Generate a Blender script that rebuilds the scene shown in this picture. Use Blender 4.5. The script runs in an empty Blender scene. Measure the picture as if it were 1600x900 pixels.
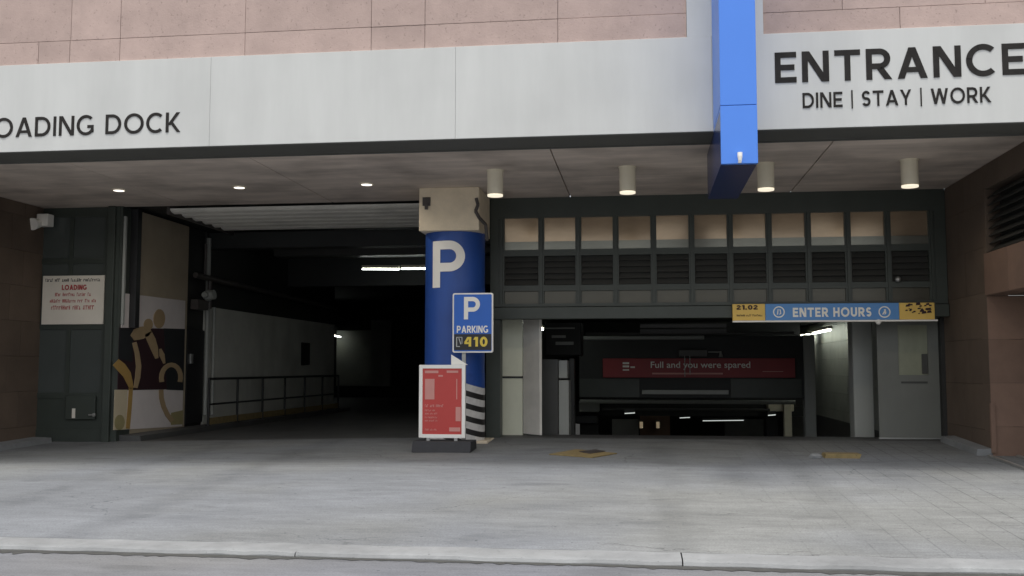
import bpy, math, random
from mathutils import Vector
random.seed(7)
scene = bpy.context.scene
COL = scene.collection
R = math.radians

# ------------------------------------------------------------------ camera model
CAM_Z = 1.55
FPX, YAW, PIT = 1571.4, R(7.377), R(4.559)
_fw = Vector((-math.sin(YAW)*math.cos(PIT), math.cos(YAW)*math.cos(PIT), math.sin(PIT)))
_rt = Vector((math.cos(YAW), math.sin(YAW), 0))
_up = _rt.cross(_fw)
def at(px, py, Y):
    """point of the place on the vertical plane y = Y"""
    d = _fw*FPX + _rt*(px-800) + _up*(450-py)
    d = d/d.y
    return Vector((d.x*Y, Y, CAM_Z + d.z*Y))
def X_(px, Y): return at(px, 500, Y).x
def Z_(px, py, Y): return at(px, py, Y).z
cam_d = bpy.data.cameras.new('camera'); cam = bpy.data.objects.new('camera', cam_d); COL.objects.link(cam)
cam.location = (0, 0, CAM_Z); cam.rotation_euler = (R(90)+PIT, 0, YAW)
cam_d.sensor_width = 36; cam_d.lens = 36*FPX/1600; cam_d.clip_start = .05; cam_d.clip_end = 2000
scene.camera = cam

# ------------------------------------------------------------------ planes of the building
YF = 12.45            # front of the fascia
YW = 17.0             # plane of the gates
ZS = CAM_Z + 2.92     # soffit
XL, XR = -10.85, 4.92 # side walls of the recess
def zw(X): return .38 + min(0, X+3)*.0206
def ground(X, Y):
    t = (min(Y, 17.0)-8.5)/8.5
    return .04 + t*(zw(X)-.04)

# ------------------------------------------------------------------ materials
MATS = {}
def mat(name, col, rough=.7, var=.12, scale=3.0, bump=.0, bscale=60, metal=0, emit=None, estr=0,
        island=0, stretch=None, spec=.5, grime=0, speck=0):
    if name in MATS: return MATS[name]
    m = bpy.data.materials.new(name); m.use_nodes = True
    nt = m.node_tree; N = nt.nodes; L = nt.links
    b = N['Principled BSDF']
    b.inputs['Roughness'].default_value = rough; b.inputs['Metallic'].default_value = metal
    b.inputs['Specular IOR Level'].default_value = spec
    tc = N.new('ShaderNodeTexCoord'); src = tc.outputs['Object']
    if stretch:
        mp = N.new('ShaderNodeMapping'); mp.inputs['Scale'].default_value = stretch
        L.new(src, mp.inputs['Vector']); src2 = mp.outputs['Vector']
    else: src2 = src
    n1 = N.new('ShaderNodeTexNoise'); n1.inputs['Scale'].default_value = scale; n1.inputs['Detail'].default_value = 8
    n1.inputs['Roughness'].default_value = .65
    L.new(src2, n1.inputs['Vector'])
    r1 = N.new('ShaderNodeMapRange'); r1.inputs[1].default_value = .25; r1.inputs[2].default_value = .75
    r1.inputs[3].default_value = 1-var; r1.inputs[4].default_value = 1+var
    L.new(n1.outputs['Fac'], r1.inputs[0]); val = r1.outputs[0]
    def mul(a, bb):
        q = N.new('ShaderNodeMath'); q.operation = 'MULTIPLY'; L.new(a, q.inputs[0]); L.new(bb, q.inputs[1]); return q.outputs[0]
    if island:
        g = N.new('ShaderNodeNewGeometry'); r = N.new('ShaderNodeMapRange')
        r.inputs[3].default_value = 1-island; r.inputs[4].default_value = 1+island
        L.new(g.outputs['Random Per Island'], r.inputs[0]); val = mul(val, r.outputs[0])
    if grime:
        n3 = N.new('ShaderNodeTexNoise'); n3.inputs['Scale'].default_value = .9; n3.inputs['Detail'].default_value = 5
        L.new(src, n3.inputs['Vector']); r = N.new('ShaderNodeMapRange')
        r.inputs[1].default_value = .45; r.inputs[2].default_value = .75; r.inputs[3].default_value = 1; r.inputs[4].default_value = 1-grime
        L.new(n3.outputs['Fac'], r.inputs[0]); val = mul(val, r.outputs[0])
    if speck:
        n4 = N.new('ShaderNodeTexNoise'); n4.inputs['Scale'].default_value = 28; n4.inputs['Detail'].default_value = 3
        L.new(src, n4.inputs['Vector']); r = N.new('ShaderNodeMapRange')
        r.inputs[1].default_value = .64; r.inputs[2].default_value = .72; r.inputs[3].default_value = 1; r.inputs[4].default_value = 1-speck
        L.new(n4.outputs['Fac'], r.inputs[0]); val = mul(val, r.outputs[0])
    mx = N.new('ShaderNodeVectorMath'); mx.operation = 'SCALE'; mx.inputs[0].default_value = col[:3]
    L.new(val, mx.inputs['Scale']); L.new(mx.outputs[0], b.inputs['Base Color'])
    if bump:
        n2 = N.new('ShaderNodeTexNoise'); n2.inputs['Scale'].default_value = bscale; n2.inputs['Detail'].default_value = 6
        L.new(src, n2.inputs['Vector'])
        bp = N.new('ShaderNodeBump'); bp.inputs['Strength'].default_value = bump; bp.inputs['Distance'].default_value = .01
        L.new(n2.outputs['Fac'], bp.inputs['Height']); L.new(bp.outputs['Normal'], b.inputs['Normal'])
    if emit:
        b.inputs['Emission Color'].default_value = (*emit, 1); b.inputs['Emission Strength'].default_value = estr
    m['val'] = 0
    MATS[name] = m
    return m

M = dict(
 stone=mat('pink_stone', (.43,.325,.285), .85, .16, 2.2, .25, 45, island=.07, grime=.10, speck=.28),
 white=mat('fascia_paint', (.53,.535,.51), .5, .07, .9, .06, 6, stretch=(2.2,1,.30), grime=.08),
 trim=mat('dark_trim', (.10,.10,.09), .7, .1, 2),
 soffit=mat('soffit_render', (.62,.53,.46), .9, .30, 1.3, .2, 18, stretch=(.35,1.8,1), grime=.42),
 letter=mat('letter_black', (.027,.025,.023), .85, .3, 6, spec=.15),
 blue=mat('blue_panel', (.07,.225,.72), .35, .03, 1.0),
 shadeblue=mat('shaded_blue_panel', (.012,.03,.12), .25, .1, 1.5),  # darker blue with the shadow under the fin put into its colour
 colblue=mat('column_blue', (.021,.080,.34), .42, .16, 1.6, .08, 30, stretch=(1.6,1.6,.5), grime=.18),
 beige=mat('beige_concrete', (.78,.67,.50), .9, .12, 4, .2, 40, grime=.15),
 green=mat('green_black_metal', (.046,.055,.046), .45, .12, 3),
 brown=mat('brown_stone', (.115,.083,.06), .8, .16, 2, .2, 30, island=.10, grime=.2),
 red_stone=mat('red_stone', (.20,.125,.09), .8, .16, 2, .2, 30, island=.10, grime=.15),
 louvre=mat('louvre_metal', (.055,.055,.05), .45, .1, 4),
 metal=mat('grey_metal_panel', (.36,.37,.34), .45, .08, 2, stretch=(1,1,.4), grime=.12),
 leafmetal=mat('dark_sheet_metal', (.17,.175,.155), .45, .10, 1.5, stretch=(1,1,.4), grime=.2),
 foldmetal=mat('pale_green_metal', (.74,.75,.60), .5, .10, 1.5, stretch=(1,1,.4), grime=.2),
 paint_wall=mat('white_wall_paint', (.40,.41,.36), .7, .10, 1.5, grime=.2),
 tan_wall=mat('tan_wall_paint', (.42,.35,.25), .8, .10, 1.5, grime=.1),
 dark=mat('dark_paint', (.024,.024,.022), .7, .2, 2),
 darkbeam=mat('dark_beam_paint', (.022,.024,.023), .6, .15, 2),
 black=mat('black_plastic', (.02,.02,.021), .5, .1, 5),
 rubber=mat('black_rubber', (.03,.03,.033), .75, .15, 8, .1),
 signwhite=mat('sign_white', (.90,.87,.80), .5, .03, 3),
 cream=mat('cream_board', (.78,.72,.62), .6, .05, 3, grime=.08),
 red=mat('red_poster', (.52,.055,.045), .4, .05, 3),
 pale_red=mat('pale_red_print', (.62,.28,.24), .45, .06, 3),
 redtxt=mat('dark_red_print', (.42,.06,.06), .5, .05, 3),
 darkred=mat('dark_red_board', (.30,.03,.035), .5, .1, 2),
 signblue=mat('sign_blue', (.02,.13,.55), .35, .03, 3),
 barblue=mat('bar_blue', (.09,.27,.60), .4, .06, 2),
 yellow=mat('bar_yellow', (.78,.52,.12), .5, .06, 3),
 ytext=mat('yellow_print', (.80,.60,.08), .5, .03, 3),
 paint_y=mat('worn_yellow_paint', (.235,.175,.075), .8, .3, 9, speck=.4),
 lampbody=mat('lamp_body', (.80,.74,.58), .4, .04, 4),
 lampglow=mat('lamp_glow', (.9,.85,.7), .4, 0, 1, emit=(1,.90,.70), estr=.55),
 downglow=mat('downlight_glow', (.9,.9,.9), .4, 0, 1, emit=(1,.93,.82), estr=1.15),
 warmglow=mat('warm_lamp_glow', (.9,.8,.6), .4, 0, 1, emit=(1,.78,.5), estr=.11),
 tube=mat('fluorescent_glow', (.9,.9,.9), .4, 0, 1, emit=(.93,1,.95), estr=8.0),
 steel=mat('galvanised_steel', (.45,.45,.43), .4, .12, 6, metal=.7),
 pipe=mat('dark_pipe', (.07,.06,.055), .5, .2, 5),
 rail=mat('black_rail', (.02,.02,.02), .45, .1, 4),
 slat=mat('door_slat_paint', (.80,.77,.70), .55, .10, 3, grime=.2),
 mural_cream=mat('mural_cream', (.64,.55,.38), .7, .05, 3),
 mural_white=mat('mural_white', (.74,.68,.65), .7, .05, 3),
 mural_maroon=mat('mural_maroon', (.034,.012,.016), .7, .1, 3),
 mural_tan=mat('mural_tan', (.44,.32,.18), .7, .06, 3),
 mural_ochre=mat('mural_ochre', (.46,.29,.09), .7, .06, 3),
 mural_dark=mat('mural_dark', (.018,.02,.022), .7, .1, 3),
 mural_olive=mat('mural_olive', (.36,.31,.15), .7, .06, 3),
 kerb=mat('kerb_concrete', (.225,.232,.232), .85, .22, 3.5, .35, 40, grime=.28, speck=.3),
 gutter=mat('gutter_silt', (.05,.05,.046), .9, .4, 9, .4, 40),
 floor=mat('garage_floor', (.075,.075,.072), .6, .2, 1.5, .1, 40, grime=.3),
 opp=mat('opposite_stone', (.34,.28,.21), .85, .12, .6),
 oppglass=mat('opposite_glass', (.05,.06,.07), .15, .1, 1),
)
def pane_mat():
    m = mat('tinted_pane', (.42,.32,.22), .16, .18, 1.3, metal=.55, stretch=(.8,1,2.6), island=.16)
    return m
M['pane'] = pane_mat()
M['pane2'] = mat('sill_glass', (.20,.20,.17), .2, .15, 1.6, metal=.5, stretch=(.8,1,3), island=.2)
M['lowpanel'] = mat('lower_panel_glass', (.085,.08,.062), .25, .15, 1.6, metal=.3, stretch=(.8,1,3), island=.2)
M['glowtint'] = mat('glow_tinted_pane', (.27,.28,.20), .35, .25, 1.2, stretch=(1.5,1,.6), grime=.2)  # greenish glow on the door window, put into the pane's colour
M['dimtube'] = mat('dim_tube_glow', (.8,.8,.8), .4, 0, 1, emit=(.93,1,.95), estr=.40)
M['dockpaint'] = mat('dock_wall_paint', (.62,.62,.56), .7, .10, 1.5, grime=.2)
M['glass'] = mat('door_glass', (.075,.085,.08), .12, .1, 1)

def ground_mat(name, base, asphalt=False):
    m = bpy.data.materials.new(name); m.use_nodes = True
    nt = m.node_tree; N = nt.nodes; L = nt.links; b = N['Principled BSDF']
    b.inputs['Roughness'].default_value = .85; b.inputs['Specular IOR Level'].default_value = .3
    tc = N.new('ShaderNodeTexCoord'); co = tc.outputs['Object']
    def noise(s, d=6, rough=.6, st=None):
        n = N.new('ShaderNodeTexNoise'); n.inputs['Scale'].default_value = s; n.inputs['Detail'].default_value = d
        n.inputs['Roughness'].default_value = rough
        if st:
            mp = N.new('ShaderNodeMapping'); mp.inputs['Scale'].default_value = st; L.new(co, mp.inputs['Vector']); L.new(mp.outputs[0], n.inputs['Vector'])
        else: L.new(co, n.inputs['Vector'])
        return n.outputs['Fac']
    def rng(v, a, bb, c, d):
        r = N.new('ShaderNodeMapRange'); r.inputs[1].default_value = a; r.inputs[2].default_value = bb
        r.inputs[3].default_value = c; r.inputs[4].default_value = d; L.new(v, r.inputs[0]); return r.outputs[0]
    def mth(op, a, bb):
        q = N.new('ShaderNodeMath'); q.operation = op
        for i, v in enumerate((a, bb)):
            if isinstance(v, (int, float)): q.inputs[i].default_value = v
            else: L.new(v, q.inputs[i])
        return q.outputs[0]
    v = rng(noise(.35, 6, .6, (.6,1.2,1)), .3, .7, .82, 1.12)
    v = mth('MULTIPLY', v, rng(noise(1.6, 9, .75, (.45,1.8,1)), .3, .7, .80, 1.14))
    v = mth('MULTIPLY', v, rng(noise(7, 8, .75, (.4,1.5,1)), .3, .7, .86, 1.10))
    v = mth('MULTIPLY', v, rng(noise(60, 4), .3, .7, .80, 1.18))
    v = mth('MULTIPLY', v, rng(noise(5, 6, .7, (.4,1.4,1)), .62, .70, 1, .74))     # stains
    v = mth('MULTIPLY', v, rng(noise(1.1, 3, .5, (1,2,1)), .60, .68, 1, .84))
    v = mth('MULTIPLY', v, rng(noise(14, 2, .5), .70, .73, 1, .60))                # gum and oil spots
    v = mth('MULTIPLY', v, rng(noise(3.3, 7, .8, (.35,2.2,1)), .33, .40, 1.14, 1)) # worn pale scuffs
    hgt = noise(90, 4)
    if not asphalt:
        br = N.new('ShaderNodeTexBrick'); br.inputs['Scale'].default_value = 1
        br.inputs['Brick Width'].default_value = .62; br.inputs['Row Height'].default_value = .27
        br.inputs['Mortar Size'].default_value = .009; br.inputs['Mortar Smooth'].default_value = .3
        mp = N.new('ShaderNodeMapping'); mp.inputs['Rotation'].default_value = (0,0,R(90)); L.new(co, mp.inputs[0]); L.new(mp.outputs[0], br.inputs['Vector'])
        sx = N.new('ShaderNodeSeparateXYZ'); L.new(co, sx.inputs[0])
        mask = mth('MULTIPLY', rng(sx.outputs['X'], .6, 3.4, 0.0, 1), rng(noise(1.3, 4), .38, .58, .15, 1))
        dk = mth('MULTIPLY', br.outputs['Fac'], mth('MULTIPLY', mask, .40))
        v = mth('MULTIPLY', v, mth('SUBTRACT', 1, dk))
        # fine cracks
        vo = N.new('ShaderNodeTexVoronoi'); vo.feature = 'DISTANCE_TO_EDGE'; vo.inputs['Scale'].default_value = .55
        nd = N.new('ShaderNodeTexNoise'); nd.inputs['Scale'].default_value = 3; nd.inputs['Detail'].default_value = 6; L.new(co, nd.inputs['Vector'])
        ad = N.new('ShaderNodeVectorMath'); ad.operation = 'MULTIPLY_ADD'; L.new(nd.outputs['Color'], ad.inputs[0]); ad.inputs[1].default_value = (.5,.5,0); L.new(co, ad.inputs[2])
        L.new(ad.outputs[0], vo.inputs['Vector'])
        crack = mth('MULTIPLY', rng(vo.outputs['Distance'], .0, .006, 1, 0), rng(noise(.8, 2), .5, .62, 0, .45))
        v = mth('MULTIPLY', v, mth('SUBTRACT', 1, crack))
        # tyre grime running in and out of the two bays
        for c_ in (.35, 2.0, -6.9, -5.2):
            wob = mth('ADD', sx.outputs['X'], mth('MULTIPLY', rng(noise(.5, 2), 0, 1, -.5, .5), .7))
            band = rng(mth('ABSOLUTE', mth('SUBTRACT', wob, c_), 0), .08, .34, 1, 0)
            v = mth('MULTIPLY', v, mth('SUBTRACT', 1, mth('MULTIPLY', band, rng(noise(1.7, 7, .7, (1,.5,1)), .35, .65, .02, .20))))
    mx = N.new('ShaderNodeMix'); mx.data_type = 'RGBA'
    mx.inputs[6].default_value = (*base, 1); mx.inputs[7].default_value = (base[0]*1.06, base[1]*1.03, base[2]*.94, 1)
    L.new(rng(noise(.22, 3), .4, .62, 0, 1), mx.inputs[0])
    sc = N.new('ShaderNodeVectorMath'); sc.operation = 'SCALE'; L.new(mx.outputs[2], sc.inputs[0]); L.new(v, sc.inputs['Scale'])
    L.new(sc.outputs[0], b.inputs['Base Color'])
    bp = N.new('ShaderNodeBump'); bp.inputs['Strength'].default_value = .35; bp.inputs['Distance'].default_value = .006
    L.new(hgt, bp.inputs['Height']); L.new(bp.outputs[0], b.inputs['Normal'])
    return m
M['drive'] = ground_mat('driveway_concrete', (.182,.192,.203))
M['road'] = ground_mat('road_asphalt', (.166,.172,.188), True)

def stripes_mat(TT):
    m = bpy.data.materials.new('hazard_stripes'); m.use_nodes = True
    nt = m.node_tree; N = nt.nodes; L = nt.links; b = N['Principled BSDF']; b.inputs['Roughness'].default_value = .5
    tc = N.new('ShaderNodeTexCoord'); s = N.new('ShaderNodeSeparateXYZ'); L.new(tc.outputs['Object'], s.inputs[0])
    def mth(op, a, bb=0):
        q = N.new('ShaderNodeMath'); q.operation = op
        for i, v in enumerate((a, bb)):
            if isinstance(v, (int, float)): q.inputs[i].default_value = v
            else: L.new(v, q.inputs[i])
        return q.outputs[0]
    t = mth('ADD', s.outputs['Z'], mth('MULTIPLY', s.outputs['X'], .36))
    fr = mth('FRACT', mth('DIVIDE', mth('ADD', t, 10.0-TT), .20))
    w = mth('GREATER_THAN', fr, .45); top = mth('GREATER_THAN', t, TT)
    n = N.new('ShaderNodeTexNoise'); n.inputs['Scale'].default_value = 12; n.inputs['Detail'].default_value = 6; L.new(tc.outputs['Object'], n.inputs['Vector'])
    mx = N.new('ShaderNodeMix'); mx.data_type = 'RGBA'; mx.inputs[6].default_value = (.022,.02,.02,1); mx.inputs[7].default_value = (.72,.70,.67,1); L.new(w, mx.inputs[0])
    r = N.new('ShaderNodeMapRange'); r.inputs[1].default_value=.35; r.inputs[2].default_value=.7; r.inputs[3].default_value = 1.03; r.inputs[4].default_value = .85; L.new(n.outputs['Fac'], r.inputs[0])
    m2 = N.new('ShaderNodeMix'); m2.data_type = 'RGBA'; L.new(top, m2.inputs[0]); L.new(mx.outputs[2], m2.inputs[6]); m2.inputs[7].default_value = (.021,.080,.34,1)
    sc = N.new('ShaderNodeVectorMath'); sc.operation = 'SCALE'; L.new(m2.outputs[2], sc.inputs[0]); L.new(r.outputs[0], sc.inputs['Scale'])
    L.new(sc.outputs[0], b.inputs['Base Color']); return m

# ------------------------------------------------------------------ mesh collector
class MB:
    def __init__(s): s.v = []; s.f = []
    def add(s, vs, fs):
        o = len(s.v); s.v += [tuple(v) for v in vs]; s.f += [tuple(i+o for i in f) for f in fs]; return s
    def box(s, a, b, bev=0):
        x0,x1 = sorted((a[0],b[0])); y0,y1 = sorted((a[1],b[1])); z0,z1 = sorted((a[2],b[2]))
        if bev and min(x1-x0,y1-y0,z1-z0) > 2.2*bev:
            # chamfered box: 24 verts
            e = bev; V = []; idx = {}
            for ix in (0,1):
                for iy in (0,1):
                    for iz in (0,1):
                        cx, cy, cz = (x0,x1)[ix],(y0,y1)[iy],(z0,z1)[iz]
                        dx, dy, dz = (e,-e)[ix],(e,-e)[iy],(e,-e)[iz]
                        for k,p in enumerate(((cx,cy+dy,cz+dz),(cx+dx,cy,cz+dz),(cx+dx,cy+dy,cz))):
                            idx[(ix,iy,iz,k)] = len(V); V.append(p)
            F = []
            I = lambda *q: idx[q]
            F.append((I(0,0,0,0),I(0,0,1,0),I(0,1,1,0),I(0,1,0,0))); F.append((I(1,0,0,0),I(1,1,0,0),I(1,1,1,0),I(1,0,1,0)))
            F.append((I(0,0,0,1),I(1,0,0,1),I(1,0,1,1),I(0,0,1,1))); F.append((I(0,1,0,1),I(0,1,1,1),I(1,1,1,1),I(1,1,0,1)))
            F.append((I(0,0,0,2),I(0,1,0,2),I(1,1,0,2),I(1,0,0,2))); F.append((I(0,0,1,2),I(1,0,1,2),I(1,1,1,2),I(0,1,1,2)))
            for i in (0,1):
                for j in (0,1):
                    F.append((I(0,i,j,1),I(1,i,j,1),I(1,i,j,2),I(0,i,j,2)))
                    F.append((I(i,0,j,0),I(i,1,j,0),I(i,1,j,2),I(i,0,j,2)))
                    F.append((I(i,j,0,0),I(i,j,1,0),I(i,j,1,1),I(i,j,0,1)))
                    for k in (0,1): F.append((I(i,j,k,0),I(i,j,k,1),I(i,j,k,2)))
            return s.add(V, F)
        V = [(x0,y0,z0),(x1,y0,z0),(x1,y1,z0),(x0,y1,z0),(x0,y0,z1),(x1,y0,z1),(x1,y1,z1),(x0,y1,z1)]
        return s.add(V, [(0,3,2,1),(4,5,6,7),(0,1,5,4),(1,2,6,5),(2,3,7,6),(3,0,4,7)])
    def prism(s, poly, ext):
        """poly: 3D points, ext: vector"""
        n = len(poly); e = Vector(ext); A = [Vector(p) for p in poly]; B = [p+e for p in A]
        return s.add(A+B, [tuple(range(n))[::-1], tuple(range(n,2*n))] + [(i,(i+1)%n,n+(i+1)%n,n+i) for i in range(n)])
    def cyl(s, a, b, r, n=20, r2=None, caps=True):
        a = Vector(a); b = Vector(b); d = (b-a).normalized(); r2 = r if r2 is None else r2
        u = d.orthogonal().normalized(); w = d.cross(u)
        A = [a+(u*math.cos(6.28318*i/n)+w*math.sin(6.28318*i/n))*r for i in range(n)]
        B = [b+(u*math.cos(6.28318*i/n)+w*math.sin(6.28318*i/n))*r2 for i in range(n)]
        F = [(i,(i+1)%n,n+(i+1)%n,n+i) for i in range(n)]
        if caps: F += [tuple(range(n))[::-1], tuple(range(n,2*n))]
        return s.add(A+B, F)
    def tube(s, pts, r, n=8):
        for p, q in zip(pts, pts[1:]): s.cyl(p, q, r, n)
        return s
    def sph(s, c, r, n=12):
        c = Vector(c); V = []; F = []
        for i in range(1, n//2):
            for j in range(n):
                th = math.pi*i/(n//2); ph = 6.28318*j/n
                V.append(c+Vector((math.sin(th)*math.cos(ph), math.sin(th)*math.sin(ph), math.cos(th)))*r)
        m = n//2-1
        for i in range(m-1):
            for j in range(n): F.append((i*n+j, (i+1)*n+j, (i+1)*n+(j+1)%n, i*n+(j+1)%n))
        V += [c+Vector((0,0,r)), c-Vector((0,0,r))]
        for j in range(n):
            F.append((len(V)-2, j, (j+1)%n)); F.append((len(V)-1, (m-1)*n+(j+1)%n, (m-1)*n+j))
        return s.add(V, F)

ROOT = {}
def thing(name, label, cat, loc, group=None):
    o = bpy.data.objects.new(name, None); o.empty_display_size = .2; COL.objects.link(o)
    o.location = loc; o['label'] = label; o['category'] = cat; o['kind'] = 'thing'
    if group: o['group'] = group
    ROOT[o.name] = Vector(loc); return o
def build(name, mb, m, parent=None, smooth=False, label=None):
    me = bpy.data.meshes.new(name)
    if parent is None:
        lo = [min(v[i] for v in mb.v) for i in range(3)]; hi = [max(v[i] for v in mb.v) for i in range(3)]
        org = Vector(((lo[0]+hi[0])/2, (lo[1]+hi[1])/2, lo[2]))
    else: org = ROOT[parent.name]
    me.from_pydata([tuple(Vector(v)-org) for v in mb.v], [], mb.f); me.update()
    import bmesh
    b = bmesh.new(); b.from_mesh(me); bmesh.ops.recalc_face_normals(b, faces=b.faces); b.to_mesh(me); b.free()
    if smooth:
        me.polygons.foreach_set('use_smooth', [True]*len(me.polygons))
        me.set_sharp_from_angle(angle=R(40))
    me.materials.append(M[m] if isinstance(m, str) else m)
    o = bpy.data.objects.new(name, me); COL.objects.link(o)
    if parent is None: o.location = org
    else: o.parent = parent
    ROOT[o.name] = org
    if label: o['label'] = label
    return o
def tag(o, label, cat, group=None):
    o['label'] = label; o['category'] = cat; o['kind'] = 'thing'
    if group: o['group'] = group
    return o
def struct(name, mb, m):
    o = build(name, mb, m); o['kind'] = 'structure'; return o
def copy_tree(o, delta, label=None, parent=None):
    c = o.copy(); COL.objects.link(c)
    if parent is None: c.location = Vector(o.location)+Vector(delta)
    else: c.parent = parent
    if label: c['label'] = label
    ROOT[c.name] = ROOT[o.name]
    for ch in list(o.children): copy_tree(ch, (0,0,0), None, c)
    return c

# ------------------------------------------------------------------ lettering
def glyph(ch, t):
    """-> width, list of polygons (each a list of 2D points), cap height 1"""
    P = []
    def Rr(a,b,c,d): P.append([(a,b),(c,b),(c,d),(a,d)])
    def Dg(x0,y0,x1,y1,h): P.append([(x0-h/2,y0),(x0+h/2,y0),(x1+h/2,y1),(x1-h/2,y1)])
    def Ar(cx,cy,rx,ry,a0,a1,n=22):
        for i in range(n):
            a = R(a0+(a1-a0)*i/n); b = R(a0+(a1-a0)*(i+1)/n)
            P.append([(cx+rx*math.cos(a),cy+ry*math.sin(a)),(cx+rx*math.cos(b),cy+ry*math.sin(b)),
                      (cx+(rx-t)*math.cos(b),cy+(ry-t)*math.sin(b)),(cx+(rx-t)*math.cos(a),cy+(ry-t)*math.sin(a))])
    w = .7
    if ch == 'E': Rr(0,0,t,1); Rr(t,0,.66,t); Rr(t,1-t,.66,1); Rr(t,.5-t/2,.6,.5+t/2); w=.66
    elif ch == 'N': Rr(0,0,t,1); Rr(.82-t,0,.82,1); Dg(t*.65,1,.82-t*.65,0,1.25*t); w=.82
    elif ch == 'T': Rr(0,1-t,.78,1); Rr(.39-t/2,0,.39+t/2,1-t); w=.78
    elif ch in 'RP':
        y0 = .34; ry = (1-y0)/2
        Rr(0,0,t,1); Rr(t,1-t,.40,1); Rr(t,y0,.40,y0+t); Ar(.40,y0+ry,.33,ry,-90,90)
        if ch == 'R': Dg(.40,y0+t*.3,.66,0,1.25*t)
        w=.76
    elif ch == 'A': Dg(t*.6,0,.45,1,1.15*t); Dg(.9-t*.6,0,.45,1,1.15*t); Rr(.22,.2,.68,.2+t*.9); w=.9
    elif ch == 'C': Ar(.48,.5,.5,.52,48,312,30); w=.86
    elif ch == 'G': Ar(.48,.5,.5,.52,48,330,30); Rr(.90-t,.12,.90,.5); Rr(.56,.5-t,.90-t,.5); w=.92
    elif ch == 'O': Ar(.52,.5,.52,.52,0,360,40); w=1.04
    elif ch == 'D': Rr(0,0,t,1); Rr(t,0,.36,t); Rr(t,1-t,.36,1); Ar(.36,.5,.48,.5,-90,90); w=.84
    elif ch == 'I': Rr(0,0,t,1); w=t
    elif ch == 'L': Rr(0,0,t,1); Rr(t,0,.6,t); w=.6
    elif ch == 'S':
        ry=(1+t)/4; Ar(.33,1-ry,.31,ry,25,270); Ar(.33,ry,.31,ry,-155,90); w=.66
    elif ch == 'Y': Dg(t*.6,1,.4,.42,1.15*t); Dg(.8-t*.6,1,.4,.42,1.15*t); Rr(.4-t/2,0,.4+t/2,.46); w=.8
    elif ch == 'W': Dg(t*.6,1,.33,0,1.1*t); Dg(.33,0,.62,1,1.1*t); Dg(.62,1,.91,0,1.1*t); Dg(.91,0,1.24-t*.6,1,1.1*t); w=1.24
    elif ch == 'K': Rr(0,0,t,1); Dg(t*1.1,.36,.64,1,1.25*t); Dg(.27,.52,.68,0,1.25*t); w=.74
    elif ch == 'H': Rr(0,0,t,1); Rr(.76-t,0,.76,1); Rr(t,.5-t/2,.76-t,.5+t/2); w=.76
    elif ch == 'U': Rr(0,.36,t,1); Rr(.76-t,.36,.76,1); Ar(.38,.38,.38,.38,180,360); w=.76
    elif ch == 'M': Rr(0,0,t,1); Rr(.92-t,0,.92,1); Dg(t*.6,1,.46,.2,1.1*t); Dg(.92-t*.6,1,.46,.2,1.1*t); w=.92
    elif ch == '|': Rr(.05,-.12,.05+t*.62,1.08); w=.1+t*.62
    elif ch == ' ': w=.30
    elif ch == '1': Rr(.18,0,.18+t,1); Dg(.1,.72,.24,1,t); w=.4
    elif ch == '2': Ar(.32,.68,.32,.32,-20,180); Dg(.08,t*.8,.50,.6,1.2*t); Rr(0,0,.64,t); w=.66
    elif ch == '4': Rr(.40,0,.40+t,1); Rr(0,.26,.40,.26+t*.8); Dg(.10,.26+t*.8,.40,1,t); w=.66
    elif ch == '0': Ar(.36,.5,.36,.52,0,360,36); w=.72
    elif ch == '.': Rr(0,0,t,t); w=t
    return w, P
def word(mb, text, x0, x1, z0, z1, y, th=.015, t=.18, gap=.13, fn=None):
    """letters on a wall facing -Y: spans x0..x1, cap height z0..z1, front face at y-th"""
    W = 0; lay = []
    for ch in text:
        w, P = glyph(ch, t); lay.append((W, P)); W += w+gap
    W -= gap; sx = (x1-x0)/W; sz = z1-z0; k = 0
    for off, P in lay:
        for p in P:
            k += 1; d = (k % 7)*.0006
            pts = [(x0+(off+a)*sx, y-th-d, z0+b*sz) for a, b in p]
            mb.prism(pts, (0, th+d-.0005, 0))
    return mb
def scribble(mb, x0, x1, z0, z1, y, seed, th=.003, fill=.62):
    """a line of print too small to read: narrow upright marks in word groups"""
    rn = random.Random(seed); x = x0; h = z1-z0; n = 0
    while x < x1-.2*h:
        if n > 2 and rn.random() < .2: x += .55*h; n = 0; continue
        w = h*rn.uniform(.22,.5); hh = h*rn.choice((1,1,.75,.8))
        k = rn.random()
        if k < .4: mb.box((x,y-th,z0),(x+w*.35,y,z0+hh)); mb.box((x+w*.35,y-th,z0+hh*.75),(x+w,y,z0+hh))
        elif k < .7: mb.box((x,y-th,z0),(x+w,y,z0+hh*.3)); mb.box((x+w*.3,y-th,z0+hh*.3),(x+w*.7,y,z0+hh))
        else: mb.box((x,y-th,z0),(x+w*.3,y,z0+hh)); mb.box((x+w*.65,y-th,z0),(x+w,y,z0+hh)); mb.box((x+w*.3,y-th,z0+hh*.4),(x+w*.65,y,z0+hh*.6))
        x += w+.14*h; n += 1
    return mb

# ================================================================== GROUND
def sheet(xs, ys, zf, th=None):
    mb = MB(); nx = len(xs)
    V = [(x,y,zf(x,y)) for y in ys for x in xs]
    F = [(j*nx+i, j*nx+i+1, (j+1)*nx+i+1, (j+1)*nx+i) for j in range(len(ys)-1) for i in range(nx-1)]
    return mb.add(V, F)
xs = [-60,-40,-25,-18,-14] + [-12+.5*i for i in range(37)] + [8,12,18,30,60]
struct('road', sheet([-300,-60,-20,0,20,60,300], [-300,-40,-10,0,6,8.13], lambda x,y: 0.0), 'road')
struct('driveway', sheet(xs, [8.515,9,10,11,12,13,14,15,16,17.0], ground), 'drive')
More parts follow.
